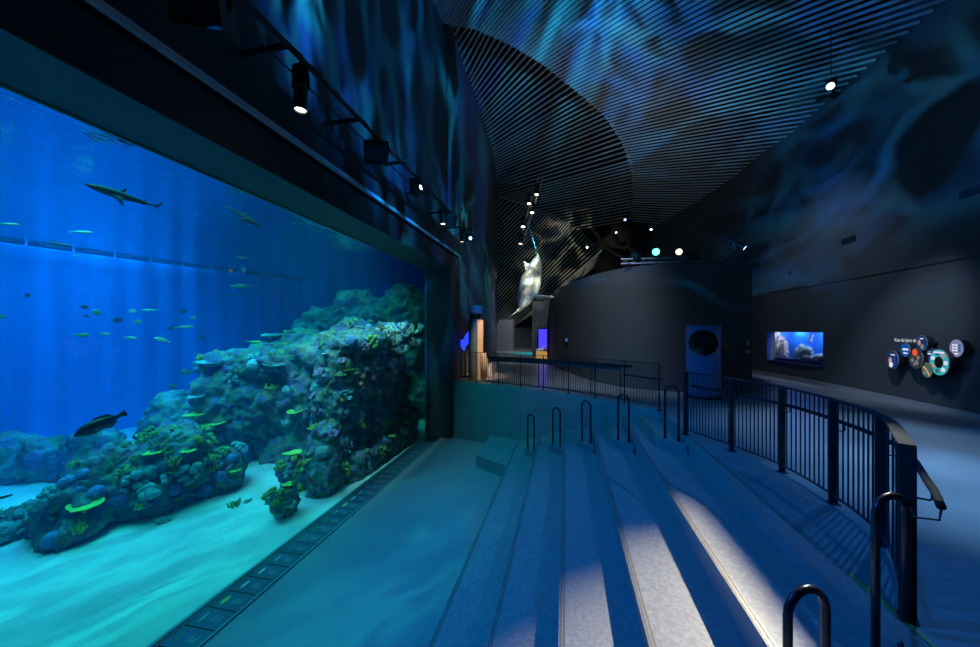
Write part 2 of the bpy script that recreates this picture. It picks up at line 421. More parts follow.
# ---------------------------------------------------------------- rocks
def rock_mat(name, cols, scale, deep=None):
    m = bpy.data.materials.new(name); m.use_nodes = True; nt = m.node_tree; b = nt.nodes['Principled BSDF']; b.inputs['Roughness'].default_value = .9
    tc = nt.nodes.new('ShaderNodeTexCoord')
    n = nt.nodes.new('ShaderNodeTexNoise'); n.inputs['Scale'].default_value = scale; n.inputs['Detail'].default_value = 8; n.inputs['Roughness'].default_value = .7
    r = nt.nodes.new('ShaderNodeValToRGB'); r.color_ramp.elements.remove(r.color_ramp.elements[0])
    for i, c in enumerate(cols):
        e = r.color_ramp.elements[0] if i == 0 else r.color_ramp.elements.new(.5)
        e.position = .30+.40*i/(len(cols)-1); e.color = (*c, 1)
    v = nt.nodes.new('ShaderNodeTexVoronoi'); v.inputs['Scale'].default_value = scale*3.2
    mx = nt.nodes.new('ShaderNodeMix'); mx.data_type = 'RGBA'; mx.blend_type = 'OVERLAY'; mx.inputs[0].default_value = .45
    bp = nt.nodes.new('ShaderNodeBump'); bp.inputs['Strength'].default_value = .8; bp.inputs['Distance'].default_value = .08
    n2 = nt.nodes.new('ShaderNodeTexNoise'); n2.inputs['Scale'].default_value = 9; n2.inputs['Detail'].default_value = 6
    L = nt.links.new
    L(tc.outputs['Object'], n.inputs['Vector']); L(tc.outputs['Object'], v.inputs['Vector']); L(tc.outputs['Object'], n2.inputs['Vector'])
    L(n.outputs['Fac'], r.inputs['Fac']); L(r.outputs['Color'], mx.inputs[6]); L(v.outputs['Color'], mx.inputs[7]); L(mx.outputs[2], b.inputs['Base Color'])
    L(n2.outputs['Fac'], bp.inputs['Height']); L(bp.outputs['Normal'], b.inputs['Normal'])
    return m
MR = dict(grey=rock_mat('reef_rock', [(.06,.07,.07),(.17,.19,.19),(.34,.37,.36),(.12,.15,.12)], 1.6),
          back=rock_mat('back_rock', [(.08,.09,.09),(.2,.22,.2),(.3,.32,.28)], 1.0),
          reef=rock_mat('column_rock', [(.03,.04,.06),(.10,.12,.20),(.05,.12,.10),(.30,.28,.34),(.10,.10,.05),(.28,.32,.40)], 3.2))
def rock(name, blobs, voxel, amp, fs, material, clip=None, seed=0, label=None, cat='rock', group=None):
    bm = bmesh.new()
    for c, r in blobs:
        bmesh.ops.create_icosphere(bm, subdivisions=4, radius=1, matrix=Matrix.Translation(c) @ Matrix.Diagonal((*r, 1)))
    me = bpy.data.meshes.new(name); bm.to_mesh(me); bm.free()
    o = link(name, me, material)
    md = o.modifiers.new('r', 'REMESH'); md.mode = 'VOXEL'; md.voxel_size = voxel
    dg = bpy.context.evaluated_depsgraph_get(); me2 = bpy.data.meshes.new_from_object(o.evaluated_get(dg))
    o.modifiers.clear(); o.data = me2; bpy.data.meshes.remove(me); me2.name = name
    if not me2.materials: me2.materials.append(material)
    off = Vector((seed*7.3, seed*3.1, seed*1.7))
    cos = []
    for v in me2.vertices:
        p = v.co; n = v.normal
        d = amp*(.9*noise.fractal((p+off)*fs, 1.0, 2.0, 3)+.55*(noise.ridged_multi_fractal((p+off)*fs*1.3, 1.0, 2.1, 4, 1.0, 2.0)-1.1))
        dd = noise.voronoi((p+off)*fs*2.3)[0]; d += amp*.55*(.45-dd[0])
        d += amp*.5*noise.noise((p+off)*fs*6)+amp*.3*noise.noise((p+off)*fs*13)
        q = p+n*d
        if clip is not None and q.x > clip: q.x = clip-.02*(q.x-clip)
        cos.append(q)
    for v, q in zip(me2.vertices, cos): v.co = q
    me2.polygons.foreach_set('use_smooth', [True]*len(me2.polygons)); me2.update()
    # origin at the foot
    b = Vector(blobs[0][0]); b.z = SAND
    me2.transform(Matrix.Translation(-b)); o.location = b
    if label: tag(o, label, cat, group)
    return o

# ---------------------------------------------------------------- coral kinds (unit size, growing along +z)
def coral_plate(seed, lobes=3):
    rnd = random.Random(seed); mb = MB(); n = 28
    rr = [1+.16*math.sin(lobes*2*PI*k/n+seed)+.10*rnd.uniform(-1,1) for k in range(n)]
    ring = lambda s, z, wob=0: [(rr[k]*s*math.cos(2*PI*k/n), rr[k]*s*math.sin(2*PI*k/n)*.85, z+wob*math.sin(3*2*PI*k/n+seed)) for k in range(n)]
    rings = [[(.10*math.cos(2*PI*k/n), .10*math.sin(2*PI*k/n), -.35) for k in range(n)], ring(.18,-.05), ring(.6,.06,.02), ring(1,.17,.04), ring(1.0,.22,.04), ring(.6,.13,.02), ring(.12,.09)]
    vs = [p for r in rings for p in r]
    fs = [(i*n+k, i*n+(k+1)%n, (i+1)*n+(k+1)%n, (i+1)*n+k) for i in range(len(rings)-1) for k in range(n)]
    fs += [tuple(range(n-1,-1,-1)), tuple((len(rings)-1)*n+k for k in range(n))]
    mb.add(vs, fs); return mb
def sphere(mb, c, r, n=10, m=7, bump=0, rnd=None):
    vs = []; c = Vector(c)
    for i in range(m+1):
        th = PI*i/m
        for k in range(n):
            a = 2*PI*k/n; q = 1+(rnd.uniform(-bump,bump) if rnd else 0)
            vs.append(c+Vector((math.sin(th)*math.cos(a)*r[0]*q, math.sin(th)*math.sin(a)*r[1]*q, math.cos(th)*r[2]*q)))
    mb.add(vs, [(i*n+k, (i+1)*n+k, (i+1)*n+(k+1)%n, i*n+(k+1)%n) for i in range(m) for k in range(n)])
def coral_brain(seed):
    rnd = random.Random(seed); mb = MB()
    vs = []; n, m = 30, 16
    for i in range(m+1):
        th = PI*.62*i/m
        for k in range(n):
            a = 2*PI*k/n; d = Vector((math.sin(th)*math.cos(a), math.sin(th)*math.sin(a), math.cos(th)))
            r = 1+.10*math.sin(9*noise.noise(d*3+Vector((seed,0,0)))*2)+.08*noise.noise(d*5)
            vs.append(d*r*.9)
    mb.add(vs, [(i*n+k, (i+1)*n+k, (i+1)*n+(k+1)%n, i*n+(k+1)%n) for i in range(m) for k in range(n)]); return mb
def coral_cluster(seed):
    rnd = random.Random(seed); mb = MB()
    for k in range(15):
        a = rnd.uniform(0, 2*PI); q = math.sqrt(rnd.random()); r = rnd.uniform(.2,.34)
        sphere(mb, (q*math.cos(a), q*math.sin(a), .35*(1-q*q)+.05), (r,r,r*1.1), 9, 6, .05, rnd)
    return mb
def coral_branch(seed, dense=9, depth=3):
    rnd = random.Random(seed); mb = MB()
    def grow(p, d, L, r, lev):
        q = p+d*L; mid = p+d*L*.5+Vector((rnd.uniform(-.06,.06),rnd.uniform(-.06,.06),rnd.uniform(-.04,.04)))*L
        mb.sweep([p, mid, q], [r, r*.85, r*.6 if lev < depth else r*.35], 6)
        if lev < depth:
            for _ in range(rnd.choice((2,2,3))):
                nd = (d+Vector((rnd.uniform(-1,1),rnd.uniform(-1,1),rnd.uniform(-.35,.8)))*.8).normalized()
                grow(q-d*L*.1, nd, L*.72, r*.72, lev+1)
    for k in range(dense):
        a = 2*PI*k/dense+rnd.uniform(-.3,.3)
        grow(Vector((.15*math.cos(a),.15*math.sin(a),-.1)), Vector((math.cos(a)*rnd.uniform(.3,1),math.sin(a)*rnd.uniform(.3,1),rnd.uniform(.5,1))).normalized(), .42, .07, 1)
    return mb
def coral_finger(seed):
    rnd = random.Random(seed); mb = MB()
    for k in range(16):
        a = rnd.uniform(0,2*PI); q = rnd.random()*.6; h = rnd.uniform(.5,1)
        p = Vector((q*math.cos(a), q*math.sin(a), -.1)); e = p+Vector((math.cos(a)*q*.7, math.sin(a)*q*.7, h))
        mb.sweep([p, (p+e)/2+Vector((rnd.uniform(-.06,.06),0,0)), e*.97+p*.03, e], [.11,.12,.10,.03], 7)
    return mb
def coral_tube(seed):
    rnd = random.Random(seed); mb = MB()
    for k in range(6):
        a = rnd.uniform(0,2*PI); q = rnd.random()*.45; h = rnd.uniform(.6,1.2)
        mb.lathe([(.12,-.1),(.16,h*.5),(.2,h),(.13,h-.02),(.1,h-.25)], 9, (q*math.cos(a), q*math.sin(a), 0), Matrix.Rotation(rnd.uniform(-.3,.3),3,'X'))
    return mb
def coral_lobed(seed):                                # folded leafy coral
    rnd = random.Random(seed); mb = MB()
    for k in range(5):
        a0 = rnd.uniform(0,2*PI); n = 9; R = rnd.uniform(.6,1); vs = []
        for i in range(n):
            a = a0-.9+1.8*i/(n-1); w = 1+.12*math.sin(5*a+seed)
            for (q, z, e) in ((.15,-.1,.03),(.55*R,.18,.035),(R*w,.5+.12*math.sin(4*a),.02)):
                vs += [Vector((q*math.cos(a), q*math.sin(a), z+e)), Vector((q*math.cos(a), q*math.sin(a), z-e))]
        st = 6; fs = []
        for i in range(n-1):
            b, c = i*st, (i+1)*st
            for j in (0,2): fs += [(b+j, c+j, c+j+2, b+j+2), (b+j+1, b+j+3, c+j+3, c+j+1)]
            fs += [(b+4, c+4, c+5, b+5), (b, b+1, c+1, c)]
        fs += [(0,2,3,1),(2,4,5,3)]+[((n-1)*st+a, (n-1)*st+b, (n-1)*st+c, (n-1)*st+d) for a,b,c,d in ((0,1,3,2),(2,3,5,4))]
        mb.add(vs, fs)
    return mb
def cm(name, c, v=.25): return mat(name, c, .8, var=v, scale=14, bump=.6, bscale=40)
CC = dict(lime=cm('coral_lime',(.42,.75,.10)), yellow=cm('coral_yellow',(.60,.52,.08)), olive=cm('coral_olive',(.30,.38,.10)), teal=cm('coral_teal',(.20,.42,.38)),
          pale=cm('coral_pale',(.80,.80,.62)), blue=cm('coral_blue',(.16,.26,.50)), mauve=cm('coral_mauve',(.42,.20,.36)), pink=cm('coral_pink',(.75,.32,.32)), rust=cm('coral_rust',(.50,.20,.10)), sky=cm('coral_sky',(.35,.60,.62)), cream=cm('coral_cream',(.75,.62,.42)))
proto = {}
def coral_mesh(kind, col, seed):
    k = (kind, col, seed)
    if k not in proto:
        gen = dict(plate_coral=coral_plate, brain_coral=coral_brain, polyp_cluster=coral_cluster, branching_coral=coral_branch, finger_coral=coral_finger, tube_sponge=coral_tube, leafy_coral=coral_lobed)[kind]
        mbx = gen(seed); me = bpy.data.meshes.new(kind); me.from_pydata(mbx.v, [], mbx.f); me.materials.append(CC[col])
        me.polygons.foreach_set('use_smooth', [kind not in ('plate_coral',)]*len(me.polygons)); me.update(); proto[k] = me
    return proto[k]
def plant(rk, kind, col, seed, loc, nrm, size, upright=.0, spin=None):
    o = bpy.data.objects.new(kind, coral_mesh(kind, col, seed)); COL.objects.link(o); o.parent = rk
    n = (Vector(nrm)*(1-upright)+Vector((0,0,1))*upright).normalized()
    q = Vector((0,0,1)).rotation_difference(n) @ Quaternion((0,0,1), spin if spin is not None else random.uniform(0,2*PI))
    o.rotation_mode = 'QUATERNION'; o.rotation_quaternion = q; o.location = loc
    o.scale = (size,)*3 if not isinstance(size, tuple) else size
    return o
def settle(rk, n, menu, rmin, seed, zmin=-9, size=(.08,.18), face=.15, seen=None):
    rnd = random.Random(seed); vs = rk.data.vertices; b = rk.location; got = []
    tries = 0
    while len(got) < n and tries < 9000:
        tries += 1
        v = vs[rnd.randrange(len(vs))]; w = v.co+b
        if w.z < SAND+.15 or w.z < zmin or w.x > TW-.16: continue
        view = (CAM-w).normalized()
        if v.normal.dot(view) < face: continue
        if seen and not seen(w): continue
        if any((v.co-g).length < rmin for g in got): continue
        got.append(v.co.copy())
        kind, col, up, k = menu[rnd.randrange(len(menu))]
        if kind == 'plate_coral' and v.normal.z < -.1: continue
        s = rnd.uniform(*size)*k
        plant(rk, kind, col, rnd.randrange(2), v.co+v.normal*(.0 if kind == 'plate_coral' else .01), v.normal, s*1.2, up)
# --- front reef
fr_ = rock('reef_rock', [((-8.9,5.6,-1.35),(.75,.8,.75)),((-9.7,4.85,-1.85),(.9,.5,.35)),((-9.0,4.95,-1.6),(.7,.55,.6)),((-8.5,6.3,-1.15),(.8,.7,.85)),((-7.95,6.75,-1.55),(.6,.55,.55)),((-8.3,5.9,-1.7),(.5,.7,.4)),((-8.5,4.6,-1.8),(.35,.32,.28))],
           .055, .16, 1.5, MR['grey'], seed=1, label='low craggy reef rock with yellow coral tufts sloping down onto the sand at front left', cat='rock')
settle(fr_, 66, [('polyp_cluster','olive',.2,1),('polyp_cluster','teal',.2,1.3),('finger_coral','yellow',.5,.8),('finger_coral','lime',.5,.7),('brain_coral','teal',.2,1.0),('brain_coral','blue',.1,.8),('leafy_coral','olive',.4,.9),('plate_coral','lime',.9,.9),('branching_coral','olive',.5,1)], .2, 11, size=(.09,.17))
for (px, py, t, s) in ((84,508,-8.35,.26),(152,436,-9.0,.27),(178,440,-8.7,.2),(205,444,-8.3,.22)):
    plant(fr_, 'plate_coral', 'lime', 0, on_t(px,py,t)-fr_.location, (0,.1,1), s, 1)
# --- the big cliff
cl = rock('cliff_rock', [((-8.4,8.7,.0),(.95,.75,1.45)),((-9.25,8.3,-.2),(.75,.8,1.45)),((-7.5,9.2,-.1),(1.0,1.0,1.5)),((-6.7,9.5,-.1),(.9,1.0,1.55)),((-8.5,10.0,.5),(1.5,1.2,1.35)),((-7.0,10.8,.7),(1.7,1.4,1.35)),((-8,9.4,-1.5),(1.7,1.0,.8)),((-9.9,9.9,.2),(1.0,.9,1.0)),((-9.3,8.0,.85),(.7,.45,.35)),((-8.3,8.25,.9),(.9,.5,.38)),((-7.0,8.75,1.1),(1.0,.5,.35))],
          .07, .22, 1.0, MR['grey'], seed=2, label='great reef cliff with overhanging ledges in the middle of the big aquarium', cat='rock')
settle(cl, 60, [('plate_coral','lime',.9,1.3),('plate_coral','teal',.9,1.5),('polyp_cluster','olive',.2,1),('leafy_coral','teal',.4,1),('finger_coral','yellow',.5,.9),('brain_coral','sky',.1,.8),('branching_coral','olive',.6,1.1)], .28, 21, zmin=-.9, size=(.10,.2), face=.1)
for (px, py, t, s) in ((212,366,-9.2,.24),(228,364,-9.0,.22),(247,367,-8.6,.25),(207,415,-9.6,.2),(196,416,-9.3,.28),(237,355,-9.2,.2),(274,352,-8.3,.24),(255,343,-9.3,.25),(205,403,-9.5,.2)):
    plant(cl, 'plate_coral', random.choice(('lime','teal','lime')), 1, on_t(px,py,t)-cl.location, (0,.1,1), s, 1)
# --- coral column at the pane
co = rock('coral_rock', [((-5.75,8.6,.0),(.62,.7,1.8)),((-5.8,8.0,.0),(.55,.5,1.75)),((-5.65,9.5,.05),(.65,.8,1.85)),((-5.7,10.3,.1),(.6,.75,1.85)),((-5.6,9.3,1.45),(.70,1.6,.40)),((-5.5,10.5,1.6),(.62,.8,.38)),((-5.45,7.25,-1.6),(.42,.5,.62)),((-5.6,7.55,-1.05),(.42,.5,.7)),((-6.3,9.8,.9),(.8,1.2,.8)),((-5.75,11.0,-.3),(.55,.75,1.55)),((-5.6,11.4,-1.3),(.6,.6,.7)),((-5.25,8.4,-1.75),(.33,.7,.42)),((-5.2,9.6,-1.7),(.33,.8,.45)),((-5.15,10.7,-1.6),(.33,.8,.5))],
          .05, .13, 1.7, MR['reef'], clip=TW-.14, seed=3, label='tall rock column crusted with many colourful corals right behind the pane', cat='rock')
allk = [('polyp_cluster','blue',.1,1),('polyp_cluster','olive',.1,1),('brain_coral','teal',.1,.9),('brain_coral','blue',.1,.8),('finger_coral','yellow',.4,.8),('finger_coral','sky',.4,.9),('leafy_coral','mauve',.3,.8),('leafy_coral','teal',.3,1),('branching_coral','sky',.4,1.1),('branching_coral','pink',.4,.8),('branching_coral','rust',.3,.8),('tube_sponge','pink',.3,.6),('plate_coral','cream',.9,.8),('plate_coral','lime',.9,.8),('brain_coral','rust',.1,.6),('polyp_cluster','mauve',.1,.8)]
settle(co, 88, allk, .15, 31, size=(.085,.16), face=.05)
for (px, py, t, s) in ((385,336,-5.1,.40),(396,331,-5.05,.44),(404,336,-5.0,.44),(413,332,-5.0,.46),(394,343,-4.98,.36),(408,345,-4.98,.38),(401,352,-4.98,.32),(415,345,-4.98,.36)):
    plant(co, 'branching_coral', 'pale', px%3, on_t(px,py,t)-co.location, (.1,-.35,1), s, .5)
for (px, py, t, s, c) in ((392,350,-5.0,.18,'cream'),(372,330,-5.5,.2,'olive'),(360,328,-5.6,.17,'pale'),(345,371,-5.4,.24,'yellow'),(340,376,-5.4,.17,'lime')):
    plant(co, 'plate_coral', c, 0, on_t(px,py,t)-co.location, (0,0,1), s, 1)
# --- small rocks on the sand and back rocks
for (bl, sd, lab, vox, am) in [
    ([((-6.25,7.3,-1.6),(.42,.38,.42)),((-5.95,7.55,-1.7),(.35,.3,.35))], 4, 'dark coral rock on the sand nearest the foot of the coral column', .035, .09),
    ([((-5.55,6.15,-1.72),(.24,.24,.34))], 5, 'small upright dark rock on the sand close to the pane', .03, .07)]:
    r_ = rock('sand_rock', bl, vox, am, 2.5, MR['grey'], clip=TW-.15, seed=sd, label=lab, cat='rock')
    settle(r_, 7, [('polyp_cluster','olive',.3,1),('finger_coral','yellow',.5,.8),('leafy_coral','teal',.4,.9)], .15, sd+50, size=(.09,.14))
    v = max(r_.data.vertices, key=lambda v: v.co.z); plant(r_, 'plate_coral', 'lime', 1, v.co, (0,0,1), .2 if sd == 4 else .12, 1)
for (bl, sd, lab, vox) in [
    ([((-14.2,6.4,-1.6),(1.3,.6,.75)),((-13.1,6.5,-1.6),(.8,.5,.7))], 6, 'low boulder on the far sand at the left end of the view', .09),
    ([((-11.9,6.8,-1.5),(.8,.55,.85)),((-12.6,6.7,-1.7),(.6,.5,.5))], 7, 'rounded boulder on the far sand between the left end and the front reef', .08),
    ([((-11.4,8.3,-.95),(.75,.7,1.0)),((-11.2,8.5,-1.5),(.9,.8,.7))], 8, 'smooth green boulder rising behind the front reef beside the cliff', .08),
    ([((-10.4,13.5,1.2),(1.3,1.0,1.6)),((-9.0,14.2,1.6),(1.8,1.2,1.9)),((-7.0,14.6,1.6),(1.6,1.0,2.3)),((-5.6,15.5,2.0),(.9,1.0,2.3)),((-8.5,14.4,-.8),(3.3,1.3,1.6))], 9, 'shadowy rock wall far back behind the reef cliff', .11)]:
    rock('boulder', bl, vox, .2 if sd < 9 else .32, 1.1 if sd < 9 else .7, MR['back'], seed=sd, label=lab, cat='rock')
for (px, py, kind, col, s, lab) in [(233,507,'finger_coral','olive',.16,'bushy olive coral clump alone on the sand in front of the cliff'),(177,500,'polyp_cluster','olive',.12,'small round olive coral on the sand at the toe of the front reef'),(258,502,'plate_coral','lime',.15,'flat lime coral lying on the sand left of the small upright rock'),(162,521,'polyp_cluster','teal',.12,'scatter of teal coral rubble on the sand below the front reef'),(247,503,'finger_coral','teal',.1,'tiny teal coral tuft on the sand between two coral clumps')]:
    p = on_z(px, py, SAND+.02); o = bpy.data.objects.new('coral_clump', coral_mesh(kind, col, 1)); COL.objects.link(o); o.location = p; o.scale = (s,s,s*(.5 if kind == 'plate_coral' else 1)); tag(o, lab, 'coral')

# segmented boom at the water line along the back wall
bt = thing('floating_boom', 'dark segmented boom floating along the back of the aquarium at the water line', 'boom', (-17.6,2.2,WZ-.03))
P0 = on_y(-150,222,F*.0309); 
pa, pb = Vector((-17.55,1.0,WZ-.03)), Vector((-13.9,16.6,WZ-.03))
for k in range(16):
    a = pa+(pb-pa)*((k+.04)/16); b = pa+(pb-pa)*((k+.96)/16); bow = lambda u: Vector((-.55*math.sin(PI*u),0,0))
    m2 = MB(); m2.sweep([a+bow(k/16)-bt.location, b+bow((k+1)/16)-bt.location], .07, 10); m2.build('float_segment', M['steelblack'], bt, True)

# ---------------------------------------------------------------- fish
def fish_mesh(kind, name):
    mb = MB(); n = 14
    K = dict(
        shark=dict(h=[.012,.045,.066,.078,.074,.052,.030,.016,.012], w=[.02,.05,.062,.064,.056,.036,.02,.012,.008]),
        slim=dict(h=[.01,.05,.075,.085,.08,.065,.04,.02,.018], w=[.01,.035,.045,.05,.045,.035,.02,.01,.008]),
        stout=dict(h=[.02,.09,.14,.165,.16,.13,.085,.05,.045], w=[.015,.055,.08,.09,.08,.06,.035,.018,.012]),
        round=dict(h=[.03,.16,.25,.30,.29,.22,.12,.05,.04], w=[.015,.05,.07,.075,.065,.045,.025,.012,.01]))[kind]
    xs = [.5,.42,.33,.2,.05,-.1,-.24,-.34,-.40]
    vs = []
    for x, h, w in zip(xs, K['h'], K['w']):
        for k in range(n):
            a = 2*PI*k/n; vs.append((x, w*math.cos(a), h*math.sin(a)))
    m = len(xs)
    mb.add(vs, [(i*n+k, i*n+(k+1)%n, (i+1)*n+(k+1)%n, (i+1)*n+k) for i in range(m-1) for k in range(n)]+[tuple(range(n-1,-1,-1)), tuple((m-1)*n+k for k in range(n))])
    def fin(poly, th=.006, M3=None, o=(0,0,0)):       # thin blade drawn in the x-z plane
        k = len(poly); vs = [Vector((x,-th,z)) for x, z in poly]+[Vector((x,th,z)) for x, z in poly]
        if M3: vs = [M3 @ v for v in vs]
        mb.add([v+Vector(o) for v in vs], [tuple(range(k-1,-1,-1)), tuple(range(k,2*k))]+[(i,(i+1)%k,k+(i+1)%k,k+i) for i in range(k)])
    if kind == 'shark':
        fin([(-.37,.0),(-.40,.015),(-.50,.12),(-.485,.06),(-.43,-.005),(-.47,-.065),(-.39,-.015)])
        fin([(.10,.06),(.035,.165),(.02,.15),(.03,.06)]); fin([(-.22,.03),(-.26,.065),(-.27,.03)]); fin([(-.20,-.03),(-.25,-.06),(-.25,-.03)])
        for s in (1,-1): fin([(.17,0),(.02,-.19),(.0,-.18),(.06,0)], .005, Matrix.Rotation(s*1.05,3,'X'), (0,s*.045,-.03))
    else:
        hh = max(K['h'])
        tl = dict(slim=.11, stout=.10, round=.14)[kind]
        if kind == 'stout': fin([(-.38,.045),(-.5,tl),(-.5,-tl),(-.38,-.045)])
        else: fin([(-.38,.02),(-.42,.03),(-.5,tl),(-.46,0),(-.5,-tl),(-.42,-.03),(-.38,-.02)])
        fin([(.16,hh*.9),(.02,hh*1.25),(-.2,hh*1.0),(-.28,hh*.35),(-.1,hh*.6)]); fin([(.0,-hh*.85),(-.1,-hh*1.25),(-.27,-hh*.7),(-.25,-hh*.3)])
        for s in (1,-1): fin([(.2,0),(.08,-.05),(.06,-.10),(.15,-.04)], .004, Matrix.Rotation(s*.7,3,'X'), (0,s*max(K['w'])*.8,-.02))
    me = bpy.data.meshes.new(name); me.from_pydata(mb.v, [], mb.f); me.update(); return me
def fish_mat(name, backc, belly, z0=-.03, z1=.03):
    m = bpy.data.materials.new(name); m.use_nodes = True; nt = m.node_tree; b = nt.nodes['Principled BSDF']; b.inputs['Roughness'].default_value = .45
    tc = nt.nodes.new('ShaderNodeTexCoord'); sp = nt.nodes.new('ShaderNodeSeparateXYZ'); mr = nt.nodes.new('ShaderNodeMapRange'); mr.inputs[1].default_value = z0; mr.inputs[2].default_value = z1
    r = nt.nodes.new('ShaderNodeMix'); r.data_type = 'RGBA'; r.inputs[6].default_value = (*belly,1); r.inputs[7].default_value = (*backc,1)
    nt.links.new(tc.outputs['Object'], sp.inputs[0]); nt.links.new(sp.outputs[2], mr.inputs[0]); nt.links.new(mr.outputs[0], r.inputs[0]); nt.links.new(r.outputs[2], b.inputs['Base Color']); return m
FM = dict(shark=fish_mat('shark_skin',(.02,.03,.035),(.09,.11,.11),-.05,-.01), dark=fish_mat('fish_dark',(.015,.025,.03),(.05,.07,.08)), big=fish_mat('fish_big',(.012,.02,.03),(.10,.14,.16),-.12,.05),
          green=fish_mat('fish_green',(.14,.26,.10),(.22,.34,.15)), pale=fish_mat('fish_pale',(.30,.42,.22),(.40,.52,.30)), grey=fish_mat('fish_grey',(.06,.12,.12),(.14,.2,.2)))
meshes = {}
def fish(name, kind, m, px, py, L, heading, pitch, depth, label, group=None, yaw=0):
    key = (kind, m)
    if key not in meshes:
        me = fish_mesh(kind, name); me.materials.append(FM[m]); me.polygons.foreach_set('use_smooth', [len(p.vertices) == 4 for p in me.polygons]); meshes[key] = me
    P = on_t(px, py, TW-depth); d = P-CAM; dh = Vector((d.x, d.y, 0)); Yc = -SY*d.x+CY*d.y; cosv = Yc/dh.length
    right = Vector((d.y, -d.x, 0)).normalized(); size = L*(Yc/F)*cosv
    h = right*heading; h = (Matrix.Rotation(yaw,3,'Z') @ h).normalized(); h = (h*math.cos(pitch)+Vector((0,0,1))*math.sin(pitch)).normalized()
    side = Vector((0,0,1)).cross(h).normalized(); up = h.cross(side)
    o = bpy.data.objects.new(name, meshes[key]); COL.objects.link(o)
    o.matrix_world = Matrix.LocRotScale(P, Matrix((h, side, up)).transposed().to_quaternion(), Vector((size,)*3))
    tag(o, label, 'shark' if kind == 'shark' else 'fish', group)
    return o
def D(a): return math.radians(a)
fish('shark','shark','shark',126,197,78,-1,D(10),2.5,'long grey shark under the water surface, swimming towards the left')
fish('shark','shark','dark',243,216,42,1,D(-24),2.0,'smaller shark high in the tank, nose down towards the right',yaw=.3)
fish('shark','shark','dark',335,308,24,-1,D(-10),3.6,'little dark shark above the reef cliff beside the coral column')
fish('grouper','stout','big',101,424,58,-1,D(-26),1.6,'big dark blurry fish gliding over the front reef')
fish('fish','slim','dark',1,498,26,1,D(6),2.5,'dark fish cut off by the left edge, low over the sand')
FL = [('slim','pale',8,224,24,1,10,5,'silvery fish high up at the far left edge under the surface'),('slim','pale',81,232,24,1,9,5,'pale bellied fish just above the boom, below the long shark'),
 ('slim','dark',58,244,30,1,-3,5.2,'slender dark fish overlapping the boom near its left end'),('slim','green',78,256,12,-1,4,6,'tiny green fish just under the boom'),
 ('slim','grey',243,258,16,-1,-3,4.8,'faint grey fish above the boom below the smaller shark'),('slim','green',241,286,22,-1,-8,5,'thin greenish fish just below the right part of the boom'),
 ('slim','dark',231,295,13,-1,0,5.5,'short dark fish below the thin greenish fish'),('round','dark',28,295,9,-1,-60,6,'dark fish pointing down, leftmost of the school'),
 ('round','dark',84,307,10,1,5,5.5,'dark round fish at the top left of the school'),('round','dark',86,316,7,1,-20,6,'small dark fish right under the dark round one at top left of the school'),
 ('round','green',97,313,12,-1,60,5.5,'greenish upright fish beside the two dark ones at the school left'),('round','dark',117,320,12,1,0,5.5,'dark stocky fish in the middle of the school'),
 ('round','pale',132,311,9,1,-5,6,'small pale fish above the middle of the school'),('slim','pale',150,310,18,-1,-3,5.5,'pale yellowish fish at the top of the school'),
 ('round','dark',183,311,10,1,0,6,'dark fish at the upper right of the school'),('round','green',137,322,10,1,0,6.5,'dim green fish beneath the pale ones in mid school'),
 ('round','dark',171,328,9,-1,0,6,'dark fish touching the tail of a long green one'),('slim','green',184,327,21,1,4,5.5,'long thin green fish on the right of the school'),
 ('round','green',193,318,8,1,0,6.5,'dull green fish at the right fringe of the school'),('round','green',1,317,9,1,0,5,'green fish half out of view at the left edge beside the school'),
 ('stout','green',82,335,17,1,0,5,'green fish at the lower left of the school'),('stout','pale',105,334,12,1,-10,5.2,'pale fish in the bottom row of the school, second from its left'),
 ('stout','pale',131,338,14,1,-10,5,'pale fish in the bottom row of the school, at its middle'),('stout','pale',162,340,17,-1,22,5,'pale fish tilted nose up in the bottom row, at its right end'),
 ('round','dark',201,337,9,1,0,6,'dark fish lowest at the right side of the school'),('round','grey',187,372,13,-1,0,4.8,'round grey fish hovering left of the cliff top'),
 ('round','grey',173,386,11,-1,0,5,'round grey fish left of the cliff, above the green boulder'),('slim','dark',200,358,4,1,0,5,'tiny black fish just off the cliff top, upper of a pair'),
 ('slim','dark',201,361,4,1,0,5,'tiny black fish just off the cliff top, lower of a pair'),('slim','dark',246,337,5,-1,0,5,'tiny black fish alone above the cliff ledges'),
 ('slim','green',43,352,7,1,0,7,'tiny faint green fish alone below the left of the school'),('slim','green',67,386,8,1,10,7.5,'tiny faint fish deep in open water over the far boulders')]
for (kind, m, px, py, L, hd, pt, dp, lab) in FL: fish('fish', kind, m, px, py, L, hd, D(pt*(1)), dp, lab)
